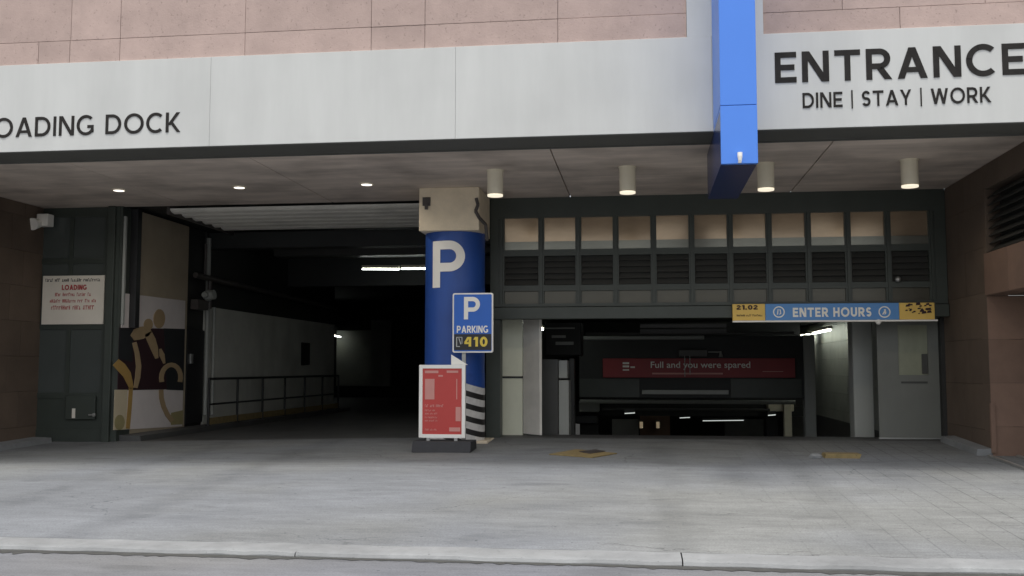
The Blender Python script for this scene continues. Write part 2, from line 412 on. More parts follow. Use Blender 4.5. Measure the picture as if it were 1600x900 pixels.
# kerb of cast lengths with open joints and a low upstand
kb = MB(); cuts = [-60,-30,-20,X_(-420,8.1),X_(465,8.1),X_(1062,8.1),X_(1800,8.1),12,20,40,60]
for a, b in zip(cuts, cuts[1:]):
    n = max(2, int((b-a)/.22)); a2, b2 = a+.006, b-.006
    prof = [(8.135,-.05),(8.135,.012),(8.15,.036),(8.185,.044),(8.5,.046),(8.512,.04),(8.512,-.05)]
    V = []; F = []; m = len(prof)
    for i in range(n+1):
        x = a2+(b2-a2)*i/n; jy = random.uniform(-.012,.004); jz = random.uniform(-.009,.003)
        V += [(x, p[0]+(jy if k<4 else 0), p[1]+(jz if 0<k<5 else 0)) for k,p in enumerate(prof)]
    for i in range(n):
        for k in range(m-1): F.append((i*m+k,i*m+k+1,(i+1)*m+k+1,(i+1)*m+k))
    F += [tuple(range(m)), tuple(range(n*m,(n+1)*m))[::-1]]
    kb.add(V, F)
struct('kerb', kb, 'kerb')
gt_ = MB(); rn = random.Random(11); x = -30; gp_ = []
while x < 30: gp_.append((x, 8.075-abs(rn.gauss(.0,.03))-.025*(1+math.sin(x*.9+.6*math.sin(x*2.3))))); x += .06
gt_.add([(x,y,.004) for x,y in gp_]+[(x,8.134,.004) for x,y in gp_], [(i,i+1,len(gp_)+i+1,len(gp_)+i) for i in range(len(gp_)-1)])
struct('gutter', gt_, 'gutter')
# floor of the loading dock (level) and ramp down on the parking side
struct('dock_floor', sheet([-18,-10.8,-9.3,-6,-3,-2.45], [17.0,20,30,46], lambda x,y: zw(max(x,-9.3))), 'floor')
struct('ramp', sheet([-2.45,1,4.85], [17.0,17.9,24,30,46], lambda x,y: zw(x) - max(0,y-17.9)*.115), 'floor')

# ================================================================== UPPER FACADE
zf1 = Z_(800, 69.5, YF)      # top of fascia
pier0, pier1 = X_(1079.5,YF), X_(1202,YF)
def stones(x0, x1, z0, zj, rows, verts_lo, verts_hi):
    mb = MB(); g = .005
    def course(za, zb, xs):
        for a, b in zip(xs, xs[1:]):
            d = random.uniform(0,.004)
            mb.box((a+g/2,YF+.03-d,za+g/2),(b-g/2,YF+.30,zb-g/2), .003)
    course(z0, zj, [x0]+verts_lo+[x1]); z = zj
    for r in range(rows):
        vs = verts_hi if r == 0 else [v+.37 for v in verts_hi[:-1]]
        course(z, z+1.02, [x0]+[v for v in vs if x0+.1<v<x1-.1]+[x1]); z += 1.02
    mb.box((x0,YF+.31,z0),(x1,YF+.5,z0+(zj-z0)+rows*1.02))
    return mb
zj = Z_(800, 31.6, YF)
lo = [-24,-21.6,-19.2,-16.9,-14.6,-12.4]+[X_(p,YF) for p in (-130,42,92,172,372,574,660,873)]
hi = [-23.2,-20.4,-18,-15.7,-13.3,-11.2]+[X_(p,YF) for p in (-60,93,172,372,574,660,873)]
tag(build('stone_wall', stones(-26, pier0, zf1+.002, zj, 4, lo, hi), 'stone'),
    'pink stone block wall above the long white fascia, left of the blue fin', 'wall')
lo = [X_(p,YF) for p in (1422,1640,1850)]+[10.5,13]; hi = [X_(p,YF) for p in (1330,1560,1790)]+[9.6,12,14.4]
zj2 = Z_(1300, 14.5, YF)
tag(build('stone_wall', stones(pier1, 16, zf1+.002, zj2, 4, lo, hi), 'stone'),
    'pink stone block wall above the ENTRANCE lettering, right of the blue fin', 'wall')

fa = thing('fascia', 'long white fascia band above the garage openings with black lettering', 'fascia', ((XL+XR)/2, YF, ZS))
fp = MB(); joints = [-26,-20,-14]+[X_(p,YF) for p in (-180,320,710,1119)]+[X_(1640,YF),10,16]
for a, b in zip(joints, joints[1:]): fp.box((a+.0012,YF-random.uniform(0,.004),ZS),(b-.0012,YF+.25,zf1), .002)
build('fascia_panel', fp, 'white', fa)
build('pier_panel', MB().box((pier0,YF+.001,zf1+.001),(pier1,YF+.28,zf1+4.3)), 'white', fa)
build('fascia_return', MB().box((-26,YF+.012,ZS-.010),(16,YF+.60,ZS-.002)).box((-26,YF+.60,ZS-.03),(16,YF+.625,ZS+.02)), 'trim', fa)
w1 = MB(); word(w1, 'ENTRANCE', X_(1219,YF), X_(1618,YF), Z_(1400,119.5,YF)-.03, Z_(1400,75,YF)+.0, YF, .006, .18, .17)
build('lettering', w1, 'letter', fa)
w2 = MB(); word(w2, 'DINE | STAY | WORK', X_(1262,YF), X_(1561,YF), Z_(1400,164.5,YF), Z_(1400,140.5,YF), YF, .006, .16, .15)
build('lettering', w2, 'letter', fa)
w3 = MB(); word(w3, 'LOADING DOCK', X_(-43,YF), X_(273,YF), Z_(130,211,YF)+.0, Z_(130,180.5,YF), YF, .006, .15, .16)
build('lettering', w3, 'letter', fa)

# soffit: panels with open joints, a slab above
sf = MB(); sx = [-26,-17,XL,-8.1,-5.4,X_(865,13.1)-.05, X_(1325,13.1)-.1, XR, 16]
for a, b in zip(sx, sx[1:]): sf.box((a+.008,YF+.62,ZS),(b-.008,YW+.05,ZS+.05), .004)
sf.box((-26,YF+.26,ZS+.06),(16,YW+.05,ZS+.4))
o = struct('soffit', sf, 'soffit')

# blue projecting fin
YB0, YB1 = 11.35, 13.75; bx0, bx1 = X_(1131,YB0), X_(1189.5,YB0); zb0 = Z_(1160,255.5,YB0)
fin = thing('blue_fin', 'bright blue vertical fin projecting in front of the white fascia and hanging below it', 'fin', ((bx0+bx1)/2,YB0,zb0))
zjn = Z_(1160,164,YB0)
build('lower_panel', MB().box((bx0,YB0,zb0),(bx1,YB0+.06,zjn-.003),.004), 'blue', fin)
build('side_panel', MB().box((bx0+.003,YB0+.062,ZS-.011),(bx1-.003,YF-.003,zjn-.003)), 'blue', fin)
build('soffit_box', MB().box((bx0+.003,YB0+.062,zb0+.002),(bx1-.003,YB1,ZS-.013),.004), 'shadeblue', fin)  # underside and lower sides, their shade painted in as dark navy
build('upper_panel', MB().box((bx0,YB0,zjn+.003),(bx1,YF-.003,zb0+6),.004), 'blue', fin)
sl = thing('spotlight', 'small white spotlight at the bottom front edge of the blue fin', 'light', (X_(1160,YB0),YB0,zb0+.02))
p = Vector((X_(1160,YB0), YB0, zb0))
build('lamp_head', MB().cyl(p+Vector((0,-.055,.07)), p+Vector((0,-.055,.115)), .028, 14).cyl(p+Vector((0,-.055,.02)), p+Vector((0,-.055,.07)), .02, 14, .028), 'signwhite', sl, True)
build('bracket', MB().box(p+Vector((-.018,-.05,.004)), p+Vector((.018,0,.02))).box(p+Vector((-.014,-.062,-.0)), p+Vector((.014,-.048,.03))), 'signwhite', sl)

# ------------------------------------------------------------------ soffit lights
lx = [773.5, 982.5, 1201, 1428.5]; YL = 14.55
lab = ['cream cylinder ceiling lamp just right of the beige column head, leftmost of four', 'cream cylinder ceiling lamp midway between the column and the blue fin',
       'cream cylinder ceiling lamp close beside the right side of the blue fin', 'cream cylinder ceiling lamp nearest the right side wall']
a = Vector((X_(lx[0],YL), YL, ZS))
cl = thing('cylinder_lamp', lab[0], 'ceiling light', (a.x,a.y,ZS-.39), 'cylinder lamps under the soffit')
build('housing', MB().cyl(a+Vector((0,0,-.365)), a+Vector((0,0,-.012)), .118, 28).cyl(a+Vector((0,0,-.012)), a, .13, 28), 'lampbody', cl, True)
build('diffuser', MB().cyl(a+Vector((0,0,-.39)), a+Vector((0,0,-.3655)), .114, 28), 'lampglow', cl, True)
for q, l in zip(lx[1:], lab[1:]): copy_tree(cl, (X_(q,YL)-a.x,0,0), l)
dx = [179.5, 369.5, 570.5]; YD = 15.35
lab = ['lit round recessed downlight above the dark green gate with the cream notice', 'lit round recessed downlight above the raised slatted door, middle of three', 'lit round recessed downlight nearest to the column head']
a = Vector((X_(dx[0],YD), YD, ZS))
dl = thing('downlight', lab[0], 'ceiling light', (a.x,a.y,ZS-.03), 'recessed downlights under the soffit')
build('lamp_lens', MB().cyl(a+Vector((0,0,-.022)), a+Vector((0,0,-.004)), .085, 24), 'downglow', dl, True)
ring = MB()
for i in range(24):
    t0, t1 = 6.28318*i/24, 6.28318*(i+1)/24; c0, s0, c1, s1 = math.cos(t0),math.sin(t0),math.cos(t1),math.sin(t1)
    ring.add([a+Vector((c0*.088,s0*.088,-.02)),a+Vector((c1*.088,s1*.088,-.02)),a+Vector((c1*.115,s1*.115,-.016)),a+Vector((c0*.115,s0*.115,-.016)),
              a+Vector((c0*.115,s0*.115,0)),a+Vector((c1*.115,s1*.115,0))], [(0,1,2,3),(3,2,5,4)])
build('trim_ring', ring, 'lampbody', dl, True)
for q, l in zip(dx[1:], lab[1:]): copy_tree(dl, (X_(q,YD)-a.x,0,0), l)

# the lit lamps give real light
def lamp_light(p, energy, col, size):
    l = bpy.data.lights.new('lamp_light', 'SPOT'); l.energy = energy; l.color = col; l.spot_size = R(size); l.spot_blend = .7; l.shadow_soft_size = .09
    o = bpy.data.objects.new('lamp_light', l); COL.objects.link(o); o.location = p
for q in lx: lamp_light((X_(q,YL),YL,ZS-.42), 16, (1,.88,.70), 165)
for q in dx: lamp_light((X_(q,YD),YD,ZS-.04), 24, (1,.92,.80), 168)

# ================================================================== COLUMN
cxL, cxR = X_(663.5,16.35), X_(757,16.35); cr = (cxR-cxL)/2*.985; cx = (cxL+cxR)/2; cy = 16.4
czb = ground(cx, cy-cr); zcap = Z_(705,360,cy-cr)
col = thing('column', 'round blue concrete column with white letter P, beige head and black and white striped foot', 'column', (cx,cy,czb))
zst = Z_(740,603,cy-cr); M['stripes'] = stripes_mat(zst-czb+.36*(X_(738,cy-cr)-cx)); zst += .2
build('shaft', MB().cyl((cx,cy,zst+.0),(cx,cy,zcap), cr, 72), 'colblue', col, True)
build('striped_foot', MB().cyl((cx,cy,czb+.0),(cx,cy,zst), cr+.004, 72), 'stripes', col, True)
build('footing', MB().box((cx-cr-.03,cy-cr+.18,czb-.06),(cx+cr+.10,cy+cr,czb+.05),.01), 'beige', col)
hx0, hx1 = X_(653.5,cy-cr-.06), X_(748,cy-cr-.06)
hd = MB().box((hx0,cy-cr-.06,zcap-.01),(hx1,cy+cr+.1,ZS-.001),.008)
build('column_head', hd, 'beige', col)
hk = MB(); ph = at(667,316,cy-cr-.06); hk.box(ph+Vector((-.07,-.012,-.06)), ph+Vector((.06,.0,.08))).box(ph+Vector((-.03,-.03,-.12)), ph+Vector((.02,.0,-.02)))
build('rust_patch', hk, 'pipe', col)
cb = MB(); pz = at(744,325,cy-cr-.07)
cb.tube([pz+Vector((0,0,.16)),pz+Vector((.03,0,.05)),pz+Vector((-.01,-.01,-.05)),pz+Vector((.05,0,-.16)),pz+Vector((.14,.1,-.26)),pz+Vector((.15,.2,-.5))], .028, 8)
build('cable', cb, 'pipe', col, True)
# P painted on the curve of the shaft
pm = MB(); px0, px1 = X_(674.5,cy-cr), X_(727,cy-cr); pz0, pz1 = Z_(700,449,cy-cr), Z_(700,376,cy-cr)
def wrap(x, z, lift=.009):
    a = math.asin(max(-.98,min(.98,(x-cx)/cr))); return (cx+(cr+lift)*math.sin(a), cy-(cr+lift)*math.cos(a), z)
w_, P_ = glyph('P', .185)
for pl in P_:
    xs_ = [q[0] for q in pl]; n = 6 if max(xs_)-min(xs_) > .2 else 2
    A, B, C, D = pl
    for i in range(n):
        for j in range(1):
            f = lambda p, q, t: (p[0]+(q[0]-p[0])*t, p[1]+(q[1]-p[1])*t)
            q4 = [f(A,B,i/n), f(A,B,(i+1)/n), f(D,C,(i+1)/n), f(D,C,i/n)]
            pm.add([wrap(px0+(px1-px0)*u/w_, pz0+(pz1-pz0)*v, .009) for u, v in q4], [(0,1,2,3)])
build('lettering', pm, 'signwhite', col)

# ------------------------------------------------------------------ blue P sign on its stand beside the column
YS = 15.62; s0 = at(707,551,YS); s1 = at(770.5,457.5,YS)
sg = thing('parking_sign', 'blue rectangular sign with white P and a black strip, before the column', 'sign', ((s0.x+s1.x)/2,YS,ground(s0.x,YS)))
def rr(mb, x0,x1,z0,z1,y0,y1,r,n=5):
    pts = []
    for (cx_,cz_,a0) in ((x1-r,z0+r,-90),(x1-r,z1-r,0),(x0+r,z1-r,90),(x0+r,z0+r,180)):
        for i in range(n+1):
            a = R(a0+90*i/n); pts.append((cx_+r*math.cos(a), y0, cz_+r*math.sin(a)))
    return mb.prism(pts, (0,y1-y0,0))
build('border', rr(MB(), s0.x,s1.x,s0.z,s1.z, YS,YS+.05,.03), 'signwhite', sg)
b_ = .022; mz = Z_(738,522,YS); 
build('face', rr(MB(), s0.x+b_,s1.x-b_,s0.z+b_,s1.z-b_, YS-.005,YS+.01,.02), 'signblue', sg)
build('black_strip', MB().box((s0.x+b_+.004,YS-.008,Z_(738,547,YS)),(s1.x-b_-.004,YS,mz)), 'black', sg)
build('lettering', word(MB(),'P',X_(725,YS),X_(751,YS),Z_(738,499,YS),Z_(738,464,YS),YS-.005,.004,.19), 'signwhite', sg)
build('lettering', word(MB(),'PARKING'.replace('G','G'),X_(714,YS),X_(763,YS),Z_(738,521,YS)+.01,Z_(738,509,YS),YS-.005,.004,.2), 'signwhite', sg)
build('lettering', word(MB(),'410',X_(726,YS),X_(762,YS),Z_(738,541.5,YS),Z_(738,526.5,YS),YS-.008,.004,.24,.2), 'ytext', sg)
em = MB(); e0 = at(713,542,YS); e1 = at(722.5,526.5,YS)
em.box((e0.x,YS-.012,e0.z),(e0.x+.014,YS-.008,e1.z)).box((e1.x-.010,YS-.012,e0.z+.05),(e1.x,YS-.008,e1.z)).box((e0.x+.014,YS-.012,e1.z-.010),(e1.x-.010,YS-.008,e1.z)).box((e0.x+.014,YS-.012,e0.z),(e0.x+.06,YS-.008,e0.z+.012))
em.prism([(e0.x+.035,YS-.008,e1.z-.02),(e0.x+.050,YS-.008,e1.z-.02),(e1.x-.015,YS-.008,e0.z+.04),(e1.x-.03,YS-.008,e0.z+.04)],(0,-.004,0))
build('emblem', em, 'steel', sg)
ps = X_(724,YS)
build('post', MB().box((ps-.03,YS+.05,ground(ps,YS)),(ps+.03,YS+.09,s1.z-.1)), 'steel', sg)

# ------------------------------------------------------------------ red swing sign
YA = 15.1; a0 = at(654,684,YA); a1 = at(727,570,YA); gz = ground(a0.x,YA)
af = thing('pavement_sign', 'red poster in a white framed pavement sign on a black rubber base before the column', 'sign', ((a0.x+a1.x)/2,YA,gz))
fr = MB(); e = .055
fr.box((a0.x,YA,a0.z),(a0.x+e,YA+.045,a1.z),.006).box((a1.x-e,YA,a0.z),(a1.x,YA+.045,a1.z),.006)
fr.box((a0.x+e,YA+.001,a1.z-e),(a1.x-e,YA+.044,a1.z-.001)).box((a0.x+e,YA+.001,a0.z+.001),(a1.x-e,YA+.044,a0.z+e))
build('frame', fr, 'signwhite', af)
build('poster', MB().box((a0.x+e,YA+.012,a0.z+e),(a1.x-e,YA+.03,a1.z-e)), 'red', af)
pr = MB(); yp = YA+.012
def pbox(x0,y0,x1,y1,mb=pr): 
    A = at(x0,y1,yp); B = at(x1,y0,yp); mb.box((A.x,yp-.004,A.z),(B.x,yp,B.z))
pbox(664,592,679,624); build('photo_print', pr, 'pale_red', af)
pr2 = MB(); pbox(712,636,720,658,pr2); build('photo_print', pr2, 'pale_red', af)
pt = MB()
def pl(x0,y0,x1,y1,k): 
    A = at(x0,y1,yp); B = at(x1,y0,yp); scribble(pt, A.x,B.x,A.z,B.z,yp,k)
pbox(664,579,685,583,pt); pbox(698,579,716,582.5,pt); pbox(702,668,719,674,pt); pbox(713,592,714.5,624,pt); pbox(685,586,692,588.5,pt)
pl(664,632,694,636,1); 
for i,(yy,xx) in enumerate(((640,680),(645,684),(651,684),(656,684),(670,683))): pl(664,yy,xx,yy+2.4,20+i)
build('lettering', pt, 'pale_red', af)
b0 = at(643.5,706,YA-.2); b1 = at(735,690.5,YA-.2)
bs = MB(); zt = gz+.155
bs.prism([(b0.x,YA-.22,gz),(b0.x,YA+.36,gz),(b0.x,YA+.33,zt),(b0.x,YA-.16,zt)], (b1.x-b0.x,0,0))
build('base', bs, 'rubber', af)
for xq in (a0.x+.12, a1.x-.17): build('spring_foot', MB().box((xq,YA+.01,zt-.02),(xq+.05,YA+.05,a0.z+.01)), 'steel', af)
# white sheet corner standing up behind the poster frame
tp = MB(); q0 = at(705,570,YA+.06); tp.prism([(q0.x,YA+.06,q0.z),(X_(731,YA+.06),YA+.06,q0.z),(q0.x,YA+.06,Z_(705,554,YA+.06))],(0,.012,0))
build('back_leaf', tp, 'signwhite', af)

# ================================================================== LEFT SIDE: wall, gate leaf, notice, floodlight
zl = ground(XL, 15)
lw = MB()
zz = -.1; r = 0
while zz < ZS-.05:
    z2 = min(zz+.62, ZS); ys = [YF+.05, 13.3+.4*(r%2), 14.7+.4*(r%2), 16.1+.35*(r%2), YW+.3]
    for a, b in zip(ys, ys[1:]): lw.box((XL-.25,a+.002,zz+.002),(XL-random.uniform(0,.003),b-.002,z2-.002))
    zz = z2; r += 1
lw.box((-26,YF+.06,-.1),(XL-.26,YW+.3,ZS))
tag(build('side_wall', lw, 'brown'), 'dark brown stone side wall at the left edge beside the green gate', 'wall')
lk = MB(); lk.prism([(XL,YF+.3,ground(XL,YF)-.05),(XL,YF+.3,ground(XL,YF)+.10),(XL+.34,YF+.3,ground(XL,YF)+.09),(XL+.36,YF+.3,ground(XL,YF)-.05)], (0,4.2,.1))
tag(build('wall_plinth', lk, 'kerb'), 'low pale concrete plinth along the foot of the left brown wall', 'kerb')

gx0, gx1 = X_(50,YW), X_(166,YW); gt = Z_(110,329,YW)
gl = thing('gate_leaf', 'tall dark green metal gate leaf with small panes behind the cream notice', 'gate', ((gx0+gx1)/2,YW,zw(gx0)))
fz0 = zw(gx0)+.02; zz1 = ZS-.003
rows = [fz0, Z_(110,618,YW), Z_(110,510,YW), Z_(110,408,YW), zz1-.12]
gf = MB(); sw = .11
gf.box((gx0,YW,fz0),(gx0+sw,YW+.07,zz1)); gf.box((gx1-sw*.7,YW,fz0),(gx1,YW+.07,zz1))
mid = (gx0+gx1)/2
gf.box((gx0+sw,YW+.003,fz0),(gx1-sw*.7,YW+.067,fz0+.22))
for z in rows[1:]: gf.box((gx0+sw,YW+.003,z-.05),(gx1-sw*.7,YW+.067,z+.05 if z < zz1-.2 else zz1))
for z0_, z1_ in zip(rows[1:], rows[2:]): gf.box((mid-.035,YW+.005,z0_+.05),(mid+.035,YW+.065,z1_-.05))
build('frame', gf, 'green', gl)
for z0_, z1_ in zip(rows, rows[1:]):
    zl_ = z0_+(.22 if z0_ == fz0 else .05)
    if z0_ == fz0: build('kick_panel', MB().box((gx0+sw,YW+.02,zl_),(gx1-sw*.7,YW+.05,z1_-.05)), 'green', gl)
    else:
        for xa, xb in ((gx0+sw,mid-.035),(mid+.035,gx1-sw*.7)):
            build('pane', MB().box((xa,YW+.025,zl_),(xb,YW+.04,z1_-.05)), 'glass', gl)
lk0 = at(104,655,YW); build('lock_box', MB().box((lk0.x,YW-.05,lk0.z),(X_(155,YW),YW+.02,Z_(120,618,YW)),.008), 'green', gl)
pa = at(115,653,YW); build('keypad', MB().box((pa.x,YW-.062,pa.z),(X_(125,YW),YW-.05,Z_(120,638,YW))), 'cream', gl)
hn = at(150,648,YW); build('handle', MB().cyl(hn+Vector((0,-.09,0)), hn+Vector((0,-.045,0)), .03, 14).cyl(hn+Vector((-.09,-.09,0)), hn+Vector((.02,-.09,0)), .014, 10), 'steel', gl, True)

gp0, gp1 = X_(167,YW), X_(193,YW)
gp = thing('gate_post', 'thick dark green steel post at the right edge of the gate with a pale strip', 'post', ((gp0+gp1)/2,YW,zw(gp0)))
build('post', MB().box((gp0+.02,YW-.12,zw(gp0)-.02),(X_(180,YW),YW+.2,ZS-.003),.01).box((X_(180,YW)+.001,YW-.06,Z_(182,512,YW)),(X_(185.5,YW),YW+.3,ZS-.004)), 'green', gp)
build('cover_strip', MB().box((X_(185,YW),YW-.01,Z_(190,507,YW)),(X_(192.5,YW),YW+.05,Z_(190,338,YW)),.005), 'metal', gp)
build('rear_post', MB().box((X_(196,YW+.2),YW+.25,Z_(200,512,YW+.25)),(X_(209,YW+.2),YW+.4,ZS-.003)), 'black', gp)

n0 = at(64.5,507,YW-.02); n1 = at(163.5,430,YW-.02); yn = YW-.012
nt_ = thing('notice_board', 'cream rectangular notice with lines of red print hung on the dark green gate', 'sign', ((n0.x+n1.x)/2,yn,n0.z))
build('board', MB().box((n0.x,yn-.012,n0.z),(n1.x,yn+.010,n1.z),.003), 'cream', nt_)
yb = yn-.012
t1_ = MB(); A = at(71,440.5,yb); B = at(158,434.5,yb); scribble(t1_, A.x,B.x,A.z,B.z,yb,3); build('lettering', t1_, 'letter', nt_)
t2_ = MB(); word(t2_,'LOADING',X_(95,yb),X_(134,yb),Z_(114,453,yb),Z_(114,445,yb),yb,.004,.24,.12)
for (xa,ya,xb,yb_,k) in ((86,463,142,457,4),(78,473,150,467,5),(80,484,146,477,9)):
    A = at(xa,ya,yb); B = at(xb,yb_,yb); scribble(t2_, A.x,B.x,A.z,B.z,yb,k)
build('lettering', t2_, 'redtxt', nt_)

f0 = at(55,346,YW-.25)
fl = thing('security_camera', 'white wall mounted twin floodlight at the top left corner under the soffit', 'floodlight', f0)
build('bracket', MB().box(f0+Vector((.02,.0,-.08)), f0+Vector((.24,.2,.14)),.01), 'signwhite', fl)
for k,(dx_,dz_) in enumerate(((-.13,-.02),(.06,-.04))):
    c = f0+Vector((dx_,-.02,dz_)); build('lamp_head', MB().cyl(c+Vector((0,.12,.03)), c+Vector((-.02,-.12,-.03)), .07, 18, .11), 'signwhite', fl, True)
fl.name = 'floodlight'; ROOT['floodlight'] = f0

# ================================================================== LOADING DOCK INTERIOR
XW = -9.28                       # inner face of its left wall
def ywall(px): return XW/ (at(px,500,1).x)
def wallrect(mb, pxa, ya, pxb, yb, pxc, yc, pxd, yd, lift, th):
    """quad on the wall plane x = XW, corners given left-top, right-top, right-bottom, left-bottom"""
    pts = []
    for p, q in ((pxa,ya),(pxb,yb),(pxc,yc),(pxd,yd)):
        v = at(p,q,ywall(p)); pts.append((XW+lift,v.y,v.z))
    mb.prism(pts, (-th,0,0)); return mb
zdf = zw(XW)
ym0, ym1, ym2, ym3 = ywall(178), ywall(290), ywall(321), ywall(523)
dw = thing('dock_wall', 'long inner side wall of the loading dock, tan above and pale grey panels further in', 'wall', (XW,22,zdf))
build('tan_panel', MB().box((XW-.2,YW+.42,zdf),(XW,ywall(292),ZS)), 'tan_wall', dw)
build('wall_end', MB().box((XW-.2,YW-.05,zdf),(XW-.002,YW+.418,ZS-.004)), 'green', dw)
build('pier', MB().box((XW-.2,ywall(292)+.004,zdf),(XW-.05,ym2,ZS)), 'dark', dw)
ztop = Z_(328,480,ywall(328)); 
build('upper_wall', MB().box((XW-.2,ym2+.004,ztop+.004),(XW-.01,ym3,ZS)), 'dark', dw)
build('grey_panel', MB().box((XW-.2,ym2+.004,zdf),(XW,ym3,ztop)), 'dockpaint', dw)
build('return_wall', MB().box((-18,ym3-.2,zdf-.1),(XW-.21,ym3-.02,ZS)), 'dark', dw)
build('corner_trim', MB().cyl((XW+.03,ym2+.02,zdf+.3),(XW+.03,ym2+.02,Z_(322,372,ym2)), .05, 10).cyl((XW+.05,ym2+.32,zdf+.3),(XW+.05,ym2+.32,ztop), .035, 10), 'metal', dw, True)
build('wall_vent', wallrect(MB(), 471,535,484,536,484,570,471,571,.02,.03), 'dark', dw)
# mural
mu = thing('mural_panel', 'painted mural panel with tan curving shapes on maroon and cream just inside the dock', 'mural', (XW,18,zdf+.2))
build('cream_ground', wallrect(MB(), 190,458,288,470,288,666,186,672,.012,.01), 'mural_white', mu)
build('maroon_field', wallrect(MB(), 186,512,288,514,288,608,186,610,.016,.01), 'mural_maroon', mu)
build('dark_field', wallrect(MB(), 186,513,207,513,207,566,186,560,.020,.01), 'mural_dark', mu)
build('dark_field', wallrect(MB(), 255,513,288,514,288,610,262,609,.020,.01), 'mural_dark', mu)
def ribbon(pts, w):
    mb = MB(); P3 = []
    for i,(x,y) in enumerate(pts):
        a = Vector(pts[max(0,i-1)]); b = Vector(pts[min(len(pts)-1,i+1)]); d = (b-a).normalized(); n = Vector((-d.y,d.x))
        ww = w[i] if isinstance(w,(list,tuple)) else w
        P3.append((Vector((x,y))+n*ww/2, Vector((x,y))-n*ww/2))
    for (a,b),(c,d) in zip(P3,P3[1:]): wallrect(mb, *a, *c, *d, *b, .026, .008)
    return mb
def ell(cx_,cy_,rx,ry,n=18,lift=.028):
    pts = []
    for i in range(n):
        p = cx_+rx*math.cos(6.283*i/n); q = cy_+ry*math.sin(6.283*i/n); v = at(p,q,ywall(p)); pts.append((XW+lift,v.y,v.z))
    return MB().prism(pts, (-.01,0,0))
def arc(cx_,cy_,rx,ry,a0,a1,n=12): return [(cx_+rx*math.cos(R(a0+(a1-a0)*i/n)), cy_-ry*math.sin(R(a0+(a1-a0)*i/n))) for i in range(n+1)]
build('painted_figure', ribbon([(206,528),(212,523),(220,520),(228,518),(233,522)],[10,18,20,17,10]), 'mural_tan', mu)
build('painted_figure', ribbon([(230,520),(236,532),(241,545),(245,560)],[12,13,11,5]), 'mural_tan', mu)
build('painted_figure', ribbon([(209,535),(214,552),(217,572),(216,590),(213,606)],[7,7,8,8,6]), 'mural_tan', mu)
build('painted_figure', ell(247,498,9,15), 'mural_tan', mu); build('painted_figure', ell(230,507,7,9,lift=.030), 'mural_tan', mu)
build('painted_figure', ribbon([(250,545),(253,555),(257,568)],[3,8,3]), 'mural_tan', mu)
build('painted_arc', ribbon(arc(268,590,15,20,200,-20),7), 'mural_tan', mu)
build('painted_arc', ribbon([(253,609),(254,622),(258,636),(264,648),(272,658)],7), 'mural_tan', mu)
build('painted_field', wallrect(MB(), 270,645,288,641,288,663,270,664,.024,.006), 'mural_olive', mu)
build('painted_arc', ribbon([(181,566),(190,574),(199,585),(204,598),(207,607)],[13,15,13,9,6]), 'mural_ochre', mu)
build('painted_arc', ribbon([(206,606),(205,635),(203,670)],6), 'mural_ochre', mu)
build('painted_field', wallrect(MB(), 181,609,201,609,200,671,181,672,.020,.006), 'mural_cream', mu)
build('painted_field', ell(190,660,8,12,lift=.023), 'mural_olive', mu)
# black service door
dd = thing('service_door', 'black service door in the dock wall beside the mural', 'door', (XW,ywall(305),zdf))
build('door_panel', MB().box((XW-.045,ywall(293),zdf+.17),(XW+.012,ywall(319),Z_(300,515,ywall(300)))), 'black', dd)
build('handle', MB().box((XW+.012,ywall(297),Z_(298,568,ywall(298))),(XW+.05,ywall(300),Z_(298,553,ywall(298)))), 'steel', dd)
# raised kerb walk at the wall with a railing
wk = MB().prism([(XW+.0,YW+.05,zdf-.02),(XW+.0,YW+.05,zdf+.11),(XW+.40,YW+.05,zdf+.10),(XW+.42,YW+.05,zdf-.02)], (0,13,0))
tag(build('raised_walkway', wk, 'floor'), 'low raised concrete walkway along the inner dock wall under the railing', 'walkway')
XRL = XW+.33
def yr(px): return XRL/at(px,500,1).x
ra = thing('railing', 'black tubular handrail with posts along the inner wall of the loading dock', 'railing', (XRL,yr(327),zdf+.11))
ztr, zmr = Z_(329,592,yr(329)), Z_(329,632,yr(329)); zbr = zdf+.11
yA, yE = yr(329), yr(329)+9
build('top_rail', MB().tube([(XRL,yA,ztr),(XRL,yE,ztr)], .028, 10), 'rail', ra, True)
build('mid_rail', MB().tube([(XRL,yA,zmr),(XRL,yE,zmr)], .022, 10), 'rail', ra, True)
for i in range(7):
    y = yA+i*1.5; y = min(y, yE)
    build('post', MB().cyl((XRL,y,zbr),(XRL,y,ztr), .027, 10).cyl((XRL,y,zbr),(XRL,y,zbr+.02), .06, 10), 'rail', ra, True)
build('toe_board', MB().box((XRL-.01,yA,zbr+.02),(XRL+.01,yE,zbr+.16)), 'paint_y', ra)
# pipework on the pier
pw = thing('pipe_cluster', 'cluster of pipes and valves running along the dark dock wall above the grey panel', 'pipes', (XW+.1,ym2,ztop))
y0_ = ywall(312); zp = Z_(312,434,y0_)
build('sprinkler_pipe', MB().tube([(XW+.16,y0_-.6,zp),(XW+.16,y0_+9,zp-.12)], .06, 10), 'pipe', pw, True)
build('riser', MB().tube([(XW+.14,y0_-.1,ZS-.3),(XW+.14,y0_-.1,zp)], .03, 8).tube([(XW+.14,y0_+.15,zp),(XW+.14,y0_+.15,zp-.65)], .05, 8), 'pipe', pw, True)
vz = Z_(312,462,y0_); build('valve', MB().sph((XW+.2,y0_-.05,vz),.12).cyl((XW+.2,y0_-.25,vz),(XW+.2,y0_+.2,vz),.06,12).cyl((XW+.2,y0_-.05,vz),(XW+.34,y0_-.05,vz+.02),.1,14), 'metal', pw, True)
build('junction_box', MB().box((XW,y0_-.45,Z_(305,485,y0_)),(XW+.16,y0_+.05,Z_(305,470,y0_))), 'pipe', pw)

